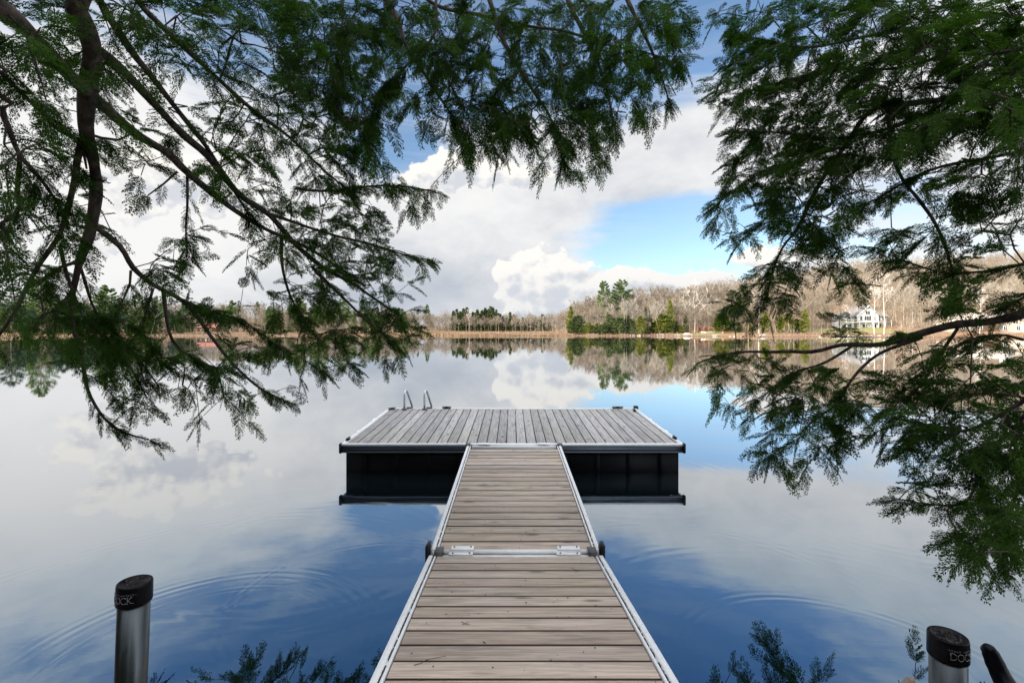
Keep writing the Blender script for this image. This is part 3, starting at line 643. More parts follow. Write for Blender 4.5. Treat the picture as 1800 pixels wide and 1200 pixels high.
# centre wood behind the marsh
SKY_C = ([700, 740, 790, 850, 890, 930, 985], [543, 546, 547, 545, 548, 551, 550])
for px in range(704, 992, 6):
    Yd = random.uniform(299, 322); top = np.interp(px, *SKY_C)+random.uniform(0, 14)
    plant('bare' if random.random() < .6 else 'slim', px+random.uniform(-3, 3), Yd, Htop(px, top, Yd), 'small bare tree in the distant wood behind the marsh', 'bare trees behind the marsh')
for px, yt in ((797, 546), (803, 543), (809, 547), (815, 542), (821, 540), (831, 548), (839, 544), (847, 545), (853, 541), (862, 538), (866, 540), (872, 544), (879, 551), (884, 556), (897, 548), (903, 552), (919, 558), (930, 560), (941, 556), (953, 552), (957, 558), (800, 549), (812, 548), (826, 550), (835, 549), (850, 548), (858, 544), (876, 550), (891, 557), (912, 560), (924, 561), (936, 562), (965, 560)):
    Yd = random.uniform(306, 318); plant('spruce', px, Yd, Htop(px, yt, Yd), 'dark spruce in the distant wood behind the marsh', 'spruces behind the marsh', 1.4)
for px in range(790, 985, 9):
    Yd = random.uniform(294, 299); plant('bare' if px % 2 else 'slim', px+random.uniform(-3, 3), Yd, Htop(px, random.uniform(551, 562), Yd), 'short bare tree at the edge of the marsh', 'short bare trees at the edge of the marsh')
plant('birch', 824, 292, Htop(824, 541, 302), 'single pale trunk standing in front of the dark spruces behind the marsh', None, 1.1)
plant('pine', 751, 330, Htop(751, 536, 330), 'small pine top poking above the distant wood left of the spruces', None, .6)
# left shore
for px, yt, Yd, wd, k, lb in ((72, 488, 156, 1.0, 'pine', 'tall open crowned pine on the left shore, second from the frame edge'), (20, 505, 158, 1.1, 'bluepine', 'dark pine at the left frame edge on the far shore'),
      (112, 528, 160, 1.0, 'bluepine', 'bluish pine just right of the tall open crowned pine'), (188, 503, 166, 1.2, 'pine', 'broad light green pine on the left shore behind the thick drooping limb'),
      (242, 517, 170, 1.0, 'pine', 'pine on the left shore between the broad light green one and the paler one'), (278, 521, 173, .8, 'pine', 'paler small pine right of the group on the left shore'),
      (150, 535, 160, 1.2, 'bluepine', 'low dark pine left of the broad light green pine'), (215, 540, 168, 1.2, 'bluepine', 'low dark pine in front of the light green pines'),
      (55, 545, 154, 1.2, 'bluepine', 'low dark pine under the tall open crowned pine'), (300, 545, 176, .8, 'bluepine', 'dark pine left of the gap with the red roofed cabin'),
      (409, 529, 196, 1.05, 'pine', 'lone green pine standing right of the red roofed cabin'), (528, 521, 205, 1.0, 'pine', 'tall pine behind the hanging hemlock left of the platform ladder'),
      (566, 527, 205, 1.1, 'pine', 'green pine right of the tall pine behind the hanging hemlock'), (602, 524, 208, 1.0, 'pine', 'pine with a pointed top left of the marsh'),
      (640, 532, 210, 1.0, 'bluepine', 'dark pine at the left end of the marsh')):
    plant(k, px, Yd, Htop(px, yt, Yd), lb, None, wd)
plant('birch', 265, 172, Htop(265, 535, 172), 'pale leaning bare trunk among the dark pines on the left shore', None, 1.3, .3)
for k in range(56):
    px = random.uniform(-20, 350); Yd = np.interp((px-900)/F, US, YS)+random.uniform(9, 40)
    plant('bluepine' if random.random() < .6 else 'spruce', px, Yd, Htop(px, random.uniform(530, 560), Yd), 'dark evergreen in the wood along the left shore', 'dark evergreens on the left shore', 1.2)
for k in range(26):
    px = random.uniform(325, 700); Yd = np.interp((px-900)/F, US, YS)+random.uniform(12, 50)
    plant('bare', px, Yd, Htop(px, random.uniform(545, 556), Yd), 'bare tree on the left shore above orange leaf litter', 'bare trees on the left shore')
for k in range(26):
    px = random.uniform(470, 730); Yd = np.interp((px-900)/F, US, YS)+random.uniform(10, 40)
    plant('spruce' if k % 2 else 'pine', px, Yd, Htop(px, random.uniform(538, 556), Yd), 'evergreen on the shore just left of the marsh', 'evergreens left of the marsh', 1.1)
# right shore, round the houses
for px, yt, Yd, k, lb in ((1538, 478, 150, 'birch', 'tall straight pale trunk in front of the white gabled house'), (1552, 472, 152, 'birch', 'tall pale trunk just right of the white gabled house'),
      (1490, 530, 150, 'birch', 'short leaning pale trunk on the slope below the white gabled house'), (1722, 500, 140, 'birch', 'pale trunk left of the long roofed cottage'), (1335, 500, 160, 'birch', 'pale trunk standing at the right end of the red leaf bank')):
    plant(k, px, Yd, Htop(px, yt, Yd), lb, None, 1.0, -.12 if px == 1490 else 0)
for px, yt, Yd, wd, lb in ((1415, 545, 158, .8, 'olive cedar left of the white gabled house'), (1345, 550, 162, 1.0, 'yellow green cedar on the right shore beyond the lawn'), (1372, 556, 160, 1.0, 'squat olive cedar between the lawn and the white house')):
    plant('cedar', px, Yd, Htop(px, yt, Yd), lb, None, wd)
for px in range(1300, 1460, 16):
    Yd = random.uniform(166, 182); plant('bare', px, Yd, Htop(px, random.uniform(495, 520), Yd), 'bare tree on the shore before the white gabled house', 'bare trees left of the white house')
for px in list(range(1575, 1700, 15))+list(range(1705, 1800, 19)):
    Yd = random.uniform(172, 190); plant('slim', px, Yd, Htop(px, random.uniform(478, 500), Yd), 'slim leafless tree on the slope between the two houses', 'slim trees between the houses')

# woods that read as one mass
def wood(name, label, pts, m, seg=True, tmpl=None):
    q = MB()
    for (x, y, H, k) in pts:
        z = float(ground_z(x, y)); A0, B0, wa, wb = tmpl[k]; s = H/16; t = rng.uniform(0, 6.28); ca, sa = math.cos(t), math.sin(t)
        Rm = np.array([[ca, sa, 0], [-sa, ca, 0], [0, 0, 1]])*s
        U_ = A0@Rm+np.array([x, y, z-.2]); V_ = B0@Rm+np.array([x, y, z-.2]); ribbons(q, U_, V_, wa*max(s, .8), wb*max(s, .8))
    pa = np.array([(p[0], p[1]) for p in pts]); r_ = np.repeat(np.arange(len(pa)), 26); xy = pa[r_]+rng.normal(0, 3.2, (len(r_), 2)); zz = ground_z(xy[:, 0], xy[:, 1]); hh = rng.uniform(1.0, 4.0, len(r_))
    A_1 = np.stack([xy[:, 0], xy[:, 1], zz-.1], 1); ribbons(q, A_1, A_1+np.stack([rng.normal(0, .5, len(r_)), rng.normal(0, .5, len(r_)), hh], 1), .12, .09)
    return q.build(name, m, label=label, cat='woodland', kind='stuff')
tm = []
for k in range(8):
    sg = bare_segs(16, spread=rng.uniform(.2, .32), clear=.42, n1=10, n2=4, n3=4, n4=0, thick=1.0)
    sg = sg if k < 5 else bare_segs(13, spread=.36, clear=.12, n1=13, n2=4, n3=4, n4=0)
    tm.append(tuple(np.concatenate([s_[i_] for s_ in sg]) for i_ in range(4)))
    tm[-1] = (tm[-1][0], tm[-1][1], np.maximum(tm[-1][2], .075), np.maximum(tm[-1][3], .05))
pts = []
for k in range(1500):             # the hill on the right
    u = rng.uniform(.10, 1.22); px = 900+u*F; Y0 = np.interp(u, US, YS)+np.interp(u, BU, BW)
    Yd = Y0+rng.uniform(0, 1)**.8*175+ (8 if u > .45 else 22)
    if 1440 < px < 1585 and Yd < 186: continue
    if 1660 < px < 1860 and Yd < 172: continue
    if 1228 < px < 1330 and Yd < 185: continue
    pts.append((u*Yd, Yd, rng.uniform(11, 15.5), rng.integers(8)))
wood('bare_woodland', 'leafless brown and grey wood covering the hill behind the houses on the right', pts, M_bare, tmpl=tm)
pts = []
for k in range(900):
    u = rng.uniform(-1.25, .12); Yd = np.interp(u, US, YS)+np.interp(u, BU, BW)+rng.uniform(15, 150); pts.append((u*Yd, Yd, rng.uniform(10, 14), rng.integers(8)))
wood('bare_woodland', 'low leafless wood along the skyline behind the left shore and the marsh', pts, M_bare2, tmpl=tm)
q = MB()
for k in range(46):
    u = rng.uniform(-1.25, -.15) if k < 34 else rng.uniform(.25, 1.1); Yd = np.interp(u, US, YS)+np.interp(u, BU, BW)+rng.uniform(20, 120)
    if k >= 34 and (1440 < 900+u*F < 1585 or 1660 < 900+u*F): continue
    conifer_mesh(q, rng.uniform(9, 14), 2.6, 60, .05, 'spruce', (u*Yd, Yd, float(ground_z(u*Yd, Yd))), 18, 1.3)
q.build('evergreen_woodland', M_spruce, attr=True, label='scattered dark evergreens mixed into the bare woods round the lake', cat='woodland', kind='stuff')

# marsh grass and shoreline brush
n = 26000; u = rng.uniform(-1.2, 1.15, n); u[:15000] = rng.uniform(-.26, .13, 15000)
wd = np.interp(u, BU, BW); dd = rng.uniform(0, 1, n)**1.6*np.minimum(wd, 120); Yd = np.interp(u, US, YS)+.3+dd; x = u*Yd
z = ground_z(x, Yd); keep = ~((u > .38) & (u < .47) & (dd > 3)) & ~((u > .64) & (u < .82) & (dd > 3)) & (z > .02); x, Yd, z = x[keep], Yd[keep], z[keep]; n = len(x)
A = np.stack([x, Yd, z-.05], 1); Hh = rng.uniform(.25, .8, n)*np.where(np.abs(x) < 60, 1.0, .55); B = A+np.stack([rng.normal(0, .12, n), rng.normal(0, .12, n), Hh], 1)
q = MB(); ribbons(q, A, B, .22, .10, a=rng.uniform(0, 1, n)); q.build('marsh_grass', M_grass, attr=True, label='tawny and rusty marsh grass fringing the far shore', cat='grass', kind='stuff')

# shoreline stones, boats, chairs
for k, (px, sz, lb) in enumerate(((1208, 1.0, 'pale boulder at the water left of the white rowing boats'), (1155, .5, 'small round pale stone under the leaning trunk'), (1340, .7, 'pale stone by the shore right of the lawn'), (1040, .5, 'flat pale slab on the shore of the wooded point'))):
    Yd = float(np.interp((px-900)/F, US, YS))+2.4; x = (px-900)*Yd/F
    rock('boulder', (x, Yd, float(ground_z(x, Yd))+sz*.15), (sz*1.3*(2 if px == 1040 else 1), sz, sz*.6*(.5 if px == 1040 else 1)), M_rockfar, lb, 20+k)
for k in range(26):
    u = random.choice([random.uniform(.30, .47), random.uniform(.6, .8), random.uniform(.15, .3)]); Yd = float(np.interp(u, US, YS))+random.uniform(.8, 2.5); s = random.uniform(.2, .5)
    rock('stone', (u*Yd, Yd, float(ground_z(u*Yd, Yd))+.05), (s*1.4, s, s*.6), M_rockfar, 'small pale stone on the right-hand shoreline', 60+k, 'stone', 'stones along the right shore')
M_white, _, _ = mat('white_paint', (.78, .78, .75), .5); M_red, _, _ = mat('red_paint', (.55, .06, .03), .5); M_orange, _, _ = mat('orange_paint', (.62, .20, .05), .55)
M_pink, _, _ = mat('faded_red', (.60, .25, .20), .6)
def boat(px, Yd, L, mt, label, rz):
    x = (px-900)*Yd/F; b_ = empty('rowing_boat', (x, Yd, float(ground_z(x, Yd))+.1), label, 'boat', None, rz); q = MB(); P_ = []
    st = np.linspace(-1, 1, 11)
    for inner in (0, 1):
        for s in st:
            hw = L*.17*(1-max(s, 0)**2.4)*(1-.25*max(-s, 0))*(1-.09*inner)+.02; top = .48+.16*s*s; kz = .05+.22*max(s, 0)**2+(.04 if inner else 0)
            for t in np.linspace(-1, 1, 7): P_.append((s*L/2*(1-.03*inner), hw*math.sin(t*1.57), kz+(top-kz)*(abs(t)**1.8)))
    Q_ = []
    for lay in (0, 1):
        for a in range(10):
            for c_ in range(6):
                i0 = lay*77+a*7+c_; f_ = (i0, i0+7, i0+8, i0+1); Q_.append(f_ if lay == 0 else f_[::-1])
    for a in range(10):
        for c_ in (0, 6): Q_.append((a*7+c_, (a+1)*7+c_, 77+(a+1)*7+c_, 77+a*7+c_))
    for c_ in range(6): Q_.append((c_, c_+1, 77+c_+1, 77+c_)); Q_.append((70+c_, 70+c_+1, 147+c_+1, 147+c_))
    q.add(P_, Q_); q.build('hull', mt, b_, True)
    for s in (-.35, .15): q = MB(); q.box(s*L/2-.12, s*L/2+.12, -L*.14, L*.14, .38, .41); q.build('bench', mt, b_)
boat(1243, 173, 4.4, M_white, 'white rowing boat lying on the grass shore below the red chair', .25)
boat(1247, 170.6, 3.6, M_white, 'smaller white rowing boat at the water edge below the lawn', -.1)
boat(1280, 168.6, 4.2, M_pink, 'faded red rowing boat drawn up right of the white boats', .1)
def chair(px, Yd, mt, label, sc_=1.0):
    x = (px-900)*Yd/F; c_ = empty('lawn_chair', (x, Yd, float(ground_z(x, Yd))), label, 'chair', None, random.uniform(-.5, .5)); c_.scale = (sc_,)*3
    for s in (-1, 1):
        q = MB(); q.box(s*.36-.03, s*.36+.03, -.35, -.29, 0, .6); q.build('leg', mt, c_); q = MB(); q.box(s*.36-.03, s*.36+.03, .25, .31, 0, .58); q.build('leg', mt, c_)
        q = MB(); q.box(s*.38-.07, s*.38+.07, -.45, .35, .60, .63); q.build('armrest', mt, c_)
    q = MB(); q.box(-.33, .33, -.35, .25, .36, .40, f=lambda a, b_, z: (a, b_, z-.15*b_)); q.build('seat', mt, c_)
    q = MB()
    for k in range(5): q.box(-.33+k*.135, -.33+k*.135+.12, .22, .25, .33, 1.10-.04*abs(k-2), f=lambda a, b_, z: (a, b_+.35*(z-.33), z))
    q.build('backrest', mt, c_)
chair(1232, 186, M_red, 'bright red lawn chair on the grass right of the pale forked tree', 1.7)
chair(1243, 187, M_orange, 'orange lawn chair right of the bright red one', 1.8)
chair(1251, 189, M_orange, 'orange brown lawn chair, rightmost on the lawn', 1.3)

# houses
M_roof = bark_mat('grey_shingles', (.20, .19, .19), (.34, .32, .31), 3.0, (1, 1, 1), .2); M_roofl = bark_mat('tan_shingles', (.42, .36, .31), (.56, .49, .42), 3.0, (1, 1, 1), .2)
M_roofr = bark_mat('red_roofing', (.24, .09, .07), (.35, .15, .115), 3.0, (1, 1, 1), .2); M_glass, G_, b = mat('window_glass', (.02, .03, .04), .08, 0, .8)
M_tan, _, _ = mat('tan_siding', (.55, .46, .36), .7); M_brown, _, _ = mat('brown_siding', (.20, .13, .09), .8)
def gable_block(par, x0, x1, y0, y1, z0, ze, zr, axis, mw, mr, ov=.5, wall='wall', roof='roof'):
    q = MB()
    if axis == 'y':              # ridge runs front to back, gable faces the lake
        cx = (x0+x1)/2; P_ = [(x0, y0, z0), (x1, y0, z0), (x1, y0, ze), (cx, y0, zr), (x0, y0, ze)]; P_ += [(a, y1, c_) for a, _, c_ in P_]
        rf = [(x0-ov, ze-ov*(zr-ze)/(cx-x0)), (cx, zr), (x1+ov, ze-ov*(zr-ze)/(cx-x0))]; lo, hi = y0-ov, y1+ov; mp = lambda a, z, t: (a, t, z)
    else:
        cy = (y0+y1)/2; P_ = [(x0, y0, z0), (x0, y1, z0), (x0, y1, ze), (x0, cy, zr), (x0, y0, ze)]; P_ += [(x1, b_, c_) for _, b_, c_ in P_]
        rf = [(y0-ov, ze-ov*(zr-ze)/(cy-y0)), (cy, zr), (y1+ov, ze-ov*(zr-ze)/(cy-y0))]; lo, hi = x0-ov, x1+ov; mp = lambda a, z, t: (t, a, z)
    q.add(P_, [(0, 1, 6, 5), (1, 2, 7, 6), (4, 0, 5, 9), (0, 1, 2, 4), (5, 6, 7, 9)], [(4, 2, 3), (9, 7, 8)]); q.build(wall, mw, par)
    q = MB()
    for (a, za), (b_, zb) in ((rf[0], rf[1]), (rf[2], rf[1])):
        q.add([mp(a, za+.03, lo), mp(b_, zb+.03, lo), mp(b_, zb+.03, hi), mp(a, za+.03, hi), mp(a, za+.28, lo), mp(b_, zb+.28, lo), mp(b_, zb+.28, hi), mp(a, za+.28, hi)],
              [(0, 1, 2, 3), (4, 5, 6, 7), (0, 1, 5, 4), (3, 2, 6, 7), (0, 3, 7, 4)])
    rr_ = q.build(roof, mr, par)
    for (a, za), (b_, zb) in ((rf[0], rf[1]), (rf[2], rf[1])):
        for t in ((lo-.06, lo-.005),) if axis == 'y' else ((lo-.06, lo-.005), (hi+.005, hi+.06)):
            q = MB(); q.add([mp(a, za-.08, t[0]), mp(b_, zb-.08, t[0]), mp(b_, zb+.30, t[0]), mp(a, za+.30, t[0]), mp(a, za-.08, t[1]), mp(b_, zb-.08, t[1]), mp(b_, zb+.30, t[1]), mp(a, za+.30, t[1])],
                  [(0, 1, 2, 3), (4, 5, 6, 7), (3, 2, 6, 7), (0, 1, 5, 4)]); q.build('barge_board', M_white, rr_)
def window(par, x, y, z, w_, h, m=M_white, bars=1):
    q = MB(); t = .1
    q.box(x-w_/2-t, x-w_/2, y-.08, y+.02, z-t, z+h+t); q.box(x+w_/2, x+w_/2+t, y-.08, y+.02, z-t, z+h+t); q.box(x-w_/2, x+w_/2, y-.08, y+.02, z-t, z); q.box(x-w_/2, x+w_/2, y-.08, y+.02, z+h, z+h+t)
    for k in range(bars): xx = x-w_/2+w_*(k+1)/(bars+1); q.box(xx-.04, xx+.04, y-.07, y+.02, z, z+h)
    f_ = q.build('window', m, par); q = MB(); q.box(x-w_/2, x+w_/2, y-.03, y-.01, z, z+h); q.build('pane', M_glass, f_)
HY = 182; hx = (1524-900)*HY/F; hz0 = float(ground_z(hx, HY))
hs_ = empty('gabled_house', (hx, HY, hz0-.3), 'white gabled lake house with big windows on the slope among bare trees', 'house', None, -.06); hs_.scale = (.95,)*3
gable_block(hs_, -3.7, 4.3, 0, 9, 0, 5.4, 9.0, 'y', M_white, M_roof, .7)
gable_block(hs_, 4.31, 8.4, 1.2, 8, 0, 4.8, 6.2, 'x', M_white, M_roof, .4, 'side_wall', 'side_roof'); gable_block(hs_, -8.8, -3.71, 1.2, 8, 0, 4.6, 6.0, 'x', M_white, M_roof, .4, 'side_wall', 'side_roof')
window(hs_, .3, 0, 3.2, 2.6, 1.9, bars=2); window(hs_, 2.8, 0, 3.2, .9, 1.9, bars=0); window(hs_, -2.2, 0, 3.2, .9, 1.6, bars=0); window(hs_, 2.8, 0, 5.6, .9, .5, bars=0); window(hs_, .3, 0, 5.7, 1.7, 1.3)
window(hs_, 2.6, 0, .5, 1.8, 1.3); window(hs_, -.8, 0, .5, 1.8, 1.3); window(hs_, 5.4, 1.2, 3.0, .6, 1.3, bars=0); window(hs_, 6.9, 1.2, 3.0, .9, 1.3, bars=0); window(hs_, 6.6, 1.2, .6, 2.2, 1.4); window(hs_, -6.2, 1.2, .6, 1.8, 1.3); window(hs_, -6.2, 1.2, 3.0, 1.5, 1.3)
q = MB(); q.box(-8.8, 8.4, -1.6, -.001, 2.45, 2.65); q.build('deck', M_white, hs_)
q = MB()
for k in range(8): xx = -8.7+k*2.43; q.box(xx-.07, xx+.07, -1.6, -1.46, 0, 2.449); q.box(xx-.05, xx+.05, -1.6, -1.5, 2.651, 3.4)
q.box(-8.8, 8.4, -1.62, -1.48, 3.401, 3.48); q.build('railing', M_white, hs_)
HY2 = 160; hx2 = (1775-900)*HY2/F; hz2 = float(ground_z(hx2, HY2))
h2 = empty('cottage', (hx2, HY2, hz2-.2), 'tan cottage with long pale roof at the right edge above the thick branch', 'house', None, .05)
gable_block(h2, -15, 6, 3, 11, 0, 3.0, 6.3, 'x', M_tan, M_roofl, .5); gable_block(h2, -3.5, 5, 0, 2.99, 0, 3.6, 6.2, 'y', M_tan, M_roofl, .5, 'gable_wall', 'gable_roof')
window(h2, .8, 0, 3.4, 2.4, 1.3, bars=2); window(h2, -1.6, 0, .9, 1.2, 1.3); window(h2, 3.0, 0, .9, 1.2, 1.3)
for xx in (-13, -10, -7): window(h2, xx, 3, 1.0, 1.3, 1.2)
q = MB(); q.box(3.6, 4.8, 5.5, 6.5, 4.6, 7.6); q.box(3.5, 4.9, 5.4, 6.6, 7.601, 7.75); q.build('chimney', M_white, h2)
HY3 = 206; hx3 = (362-900)*HY3/F; hz3 = float(ground_z(hx3, HY3))
h3 = empty('cabin', (hx3, HY3, hz3-.2), 'small brown cabin with low red roof left of the lone green pine', 'house', None, .1); h3.scale = (.78,)*3
gable_block(h3, -4.6, 4.6, 0, 6, 0, 2.6, 4.6, 'x', M_brown, M_roofr, .5); window(h3, -2.2, 0, .9, 1.4, 1.1); window(h3, 2.0, 0, .9, 1.4, 1.1)
q = MB(); q.box(-.45, .45, -.05, -.003, 0, 2.05); q.build('door', M_white, h3)
# far dock
fd = empty('far_dock', ((1520-900)*143/F, 143, 0), 'low pale dock at the far shore below the white gabled house', 'dock')
q = MB(); q.box(-8, 8, -.8, .8, .32, .42); q.build('decking', M_white, fd)
for s in (-7.5, -4.5, -1.5, 1.5, 4.5, 7.5): q = MB(); q.tube([(s, -.6, -1), (s, -.6, .31)], .09, 8); q.build('pile', M_brown, fd)

# ---------------------------------------------------------------- hemlocks overhanging the dock
def spray_template(seed):
    r_ = np.random.default_rng(seed); P_, T_, L_, W_ = [], [], [], []
    curve = r_.uniform(-.25, .25)
    def axis(t): return np.array([t, curve*t*t])
    tw = [(t, s) for t in np.linspace(.06, .93, 12) for s in (-1, 1)]
    def leafrow(o, d, L, k):
        n = np.array([-d[1], d[0]])
        for a in np.linspace(.08, .95, k):
            for s in (-1, 1):
                dd = d*.86+n*s*.50*r_.uniform(.8, 1.2); P_.append(o+d*L*a+n*s*.002); T_.append(dd/np.linalg.norm(dd)); L_.append(.062*r_.uniform(.75, 1.2)*(1.1-.35*a)); W_.append(.023)
        P_.append(o+d*L*.93); T_.append(d); L_.append(.07); W_.append(.022)
        P_.append(o); T_.append(d); L_.append(L/1.40); W_.append(.013)
    for t, s in tw:
        if r_.random() < .08: continue
        L = (.40*(1-t)**.8*min(1, .35+t*2.4)+.05)*r_.uniform(.75, 1.2); an = (.95-.25*t)*s+curve*2*t+r_.normal(0, .06)
        leafrow(axis(t+r_.uniform(-.015, .015)), np.array([math.cos(an), math.sin(an)]), L, max(2, int(L/.040)))
    leafrow(axis(.62), np.array([math.cos(curve*1.6), math.sin(curve*1.6)]), .38, 7)
    return np.array(P_), np.array(T_), np.array(L_), np.array(W_)
TPL = [spray_template(s) for s in range(8)]
def sprays(mbk, P0, Dr, size):
    """flat needle sprays: P0 root points, Dr directions, size lengths (all arrays)"""
    n = len(P0); Dr = norm(Dr); up = norm(np.array([0, 0, 1.])+rng.normal(0, .42, (n, 3))); S_ = norm(np.cross(Dr, up)); N = np.cross(S_, Dr); which = rng.integers(0, 8, n); tone = rng.uniform(0, 1, n)
    for k in range(8):
        id_ = np.where(which == k)[0]
        if not len(id_): continue
        P_, T_, L_, W_ = TPL[k]; sz = size[id_][:, None, None]
        a = P_[None, :, 0:1]*sz; b_ = P_[None, :, 1:2]*sz; d = Dr[id_][:, None]; s_ = S_[id_][:, None]; n_ = N[id_][:, None]
        droop = -(P_[None, :, 0:1]**2)*sz*.28
        base = P0[id_][:, None]+d*a+s_*b_+np.array([0, 0, 1.])*droop+n_*rng.normal(0, .004, a.shape)*sz*4
        T = norm(d*T_[None, :, 0:1]+s_*T_[None, :, 1:2]+np.array([0, 0, -.5])*P_[None, :, 0:1]+rng.normal(0, .10, base.shape)); U = norm(np.cross(T, n_+rng.normal(0, .5, base.shape)))
        m_ = base.shape[1]; ln = (L_[None]*size[id_][:, None]*1.40).ravel(); wd = (W_[None]*size[id_][:, None]*1.30).ravel()
        leafquads(mbk, base.reshape(-1, 3), T.reshape(-1, 3), U.reshape(-1, 3), ln, wd, np.repeat(tone[id_], m_)*.6+.4*rng.uniform(0, 1, len(id_)*m_))
def in_poly(p, poly):
    x, y = p; c = False; j = len(poly)-1
    for i in range(len(poly)):
        xi, yi = poly[i]; xj, yj = poly[j]
        if (yi > y) != (yj > y) and x < (xj-xi)*(y-yi)/(yj-yi)+xi: c = not c
        j = i
    return c
def clump(x, y): return .5+.5*math.sin(x*.061+1.7*math.sin(y*.043))*math.sin(y*.071+1.3*math.sin(x*.037)+1)
def scatter(polys, depth, spread):
    pts = []
    for poly, dens in polys:
        xs = [p[0] for p in poly]; ys = [p[1] for p in poly]; area = (max(xs)-min(xs))*(max(ys)-min(ys)); n = int(area/1e4*dens*1.6)
        for _ in range(n):
            p = (random.uniform(min(xs), max(xs)), random.uniform(min(ys), max(ys)))
            if in_poly(p, poly) and random.random() < .22+1.0*clump(*p): pts.append((p[0], p[1], depth(*p)+random.gauss(0, spread)))
    return np.array([W(*p) for p in pts])
def smooth_path(P_, R_, step=.07):
    P_ = np.asarray(P_, float); d = np.concatenate([[0], np.cumsum(np.linalg.norm(np.diff(P_, axis=0), axis=1))]); n = max(int(d[-1]/step), 3); t = np.linspace(0, d[-1], n)
    def cr(V):                    # Catmull-Rom through the given points
        V = np.asarray(V, float).reshape(len(P_), -1); k = np.clip(np.searchsorted(d, t, 'right')-1, 0, len(P_)-2); u = ((t-d[k])/(d[k+1]-d[k]))[:, None]
        a, b_, c_, e_ = V[np.maximum(k-1, 0)], V[k], V[k+1], V[np.minimum(k+2, len(P_)-1)]
        return .5*((2*b_)+(-a+c_)*u+(2*a-5*b_+4*c_-e_)*u*u+(-a+3*b_-3*c_+e_)*u**3)
    return cr(P_), np.interp(t, d, R_)
def hemlock(label, base, top_h, r0, limbs, attract, seed, spr, droopdir):
    """limbs: (points in metres, radii, linkz) ; attract: twig end points in metres"""
    tree = empty('hemlock_tree', base, label, 'tree', 'hemlocks overhanging the dock'); off = np.array(base); B_ = np.array(base)
    q = MB(); zz = np.linspace(-.3, top_h, 12); q.tube(np.stack([.06*np.sin(zz*.9), .05*np.cos(zz*.7), zz], 1), r0*(1-zz/top_h*.75), 14); q.build('trunk', M_bark, tree, True)
    nodes, rads, par, isl = [], [], [], []
    for pts, rr, linkz in limbs:
        P_ = [p for p in pts]; R_ = list(rr)
        if linkz is not None:
            P0_ = np.array(P_[0]); tz = np.array([B_[0], B_[1], linkz]); mid = (P0_+tz)/2+np.array([0, 0, .12]); P_ = [tz, mid]+P_; R_ = [R_[0]*1.5, R_[0]*1.2]+R_
        S_, Q_ = smooth_path(P_, R_); wob = np.stack([np.sin(np.arange(len(S_))*.55+k*2+len(nodes)) for k in range(3)], 1)*.010; S_ = S_+wob
        q = MB(); q.tube(S_-off, Q_*(1+.06*np.sin(np.arange(len(Q_))*1.3)+.08*np.sin(np.arange(len(Q_))*.47+1)), 10 if max(rr) > .02 else 6); q.build('limb', M_bark, tree, True)
        vis = range(len(S_)) if linkz is None else range(int(len(S_)*.12), len(S_))
        for n_, k in enumerate(vis): nodes.append(S_[k]); rads.append(Q_[k]); par.append(-1 if n_ == 0 else len(nodes)-2); isl.append(True)
    nodes = np.array(nodes); N0 = len(nodes); cap_ = N0+len(attract)*14; NN = np.zeros((cap_, 3)); NN[:N0] = nodes; cnt = N0; par = par+[-1]*(cap_-N0)
    dl = np.array([np.min(np.sum((nodes-a)**2, 1)) for a in attract]); order = np.argsort(dl); tips = []
    for o_ in order:
        a = attract[o_]; dd = NN[:cnt]-a; d2 = np.sum(dd*dd, 1)+.10*np.maximum(-dd[:, 2], 0)**2
        k = int(np.argmin(d2)); s = NN[k].copy(); L = np.linalg.norm(a-s); m_ = int(min(max(L/.09, 1), 12)); c0 = (s+a)/2+np.array([0, 0, .10*L])+rng.normal(0, .05*L, 3)
        prev = k
        for t in np.linspace(0, 1, m_+1)[1:]:
            NN[cnt] = (1-t)**2*s+2*t*(1-t)*c0+t*t*a; par[cnt] = prev; prev = cnt; cnt += 1
        tips.append(prev)
    NN = NN[:cnt]; load = np.zeros(cnt)
    for t in tips: load[t] += 1
    for k in range(cnt-1, N0-1, -1): load[par[k]] += load[k]
    idx = np.arange(N0, cnt); pr = np.array([par[k] for k in idx]); rk_ = .0018+.0012*np.sqrt(load)
    rp = np.where(pr < N0, rk_[idx], rk_[pr]); q = MB(); ribbons(q, NN[pr]-off, NN[idx]-off, 2*rp, 2*rk_[idx], prism=True); q.build('twigs', M_twig, tree, True)
    # needle sprays at and along the twigs
    own = np.array([k for k in idx if load[k] <= 5]+[k for k in range(N0) if rads[k] < .011 and par[k] >= 0]*2); dr = norm(NN[own]-NN[[par[k] for k in own]])
    P_ = [NN[tips]]; D_ = [norm(NN[tips]-NN[[par[t] for t in tips]])*1.0+droopdir+rng.normal(0, .22, (len(tips), 3))]; Z_ = [rng.uniform(.8, 1.25, len(tips))*spr]
    rep = rng.integers(0, len(own), int(len(tips)*2.4)); side = norm(np.cross(dr[rep], rng.normal(size=(len(rep), 3))*.3+np.array([0, 0, 1.])))*rng.choice([-1, 1], len(rep))[:, None]
    P_.append(NN[own][rep]); D_.append(dr[rep]*.8+side*.75+droopdir*.8+rng.normal(0, .15, (len(rep), 3))); Z_.append(rng.uniform(.45, 1.0, len(rep))*spr)
    q = MB(); P_ = np.vstack(P_)-off; D_ = np.vstack(D_); Z_ = np.concatenate(Z_); sprays(q, P_, D_, Z_)
    q.build('crown', M_hem, tree, attr=True)
    return tree
def limb_px(pts, depth, dmul=1.0, linkz=None):
    """pts: (photo x, photo y, width in photo pixels)"""
    P_ = []; R_ = []
    for (x, y, w_) in pts:
        Yd = depth(x, y)*dmul; P_.append(W(x, y, Yd)); R_.append(w_*Yd/F/2)
    return (P_, R_, linkz)
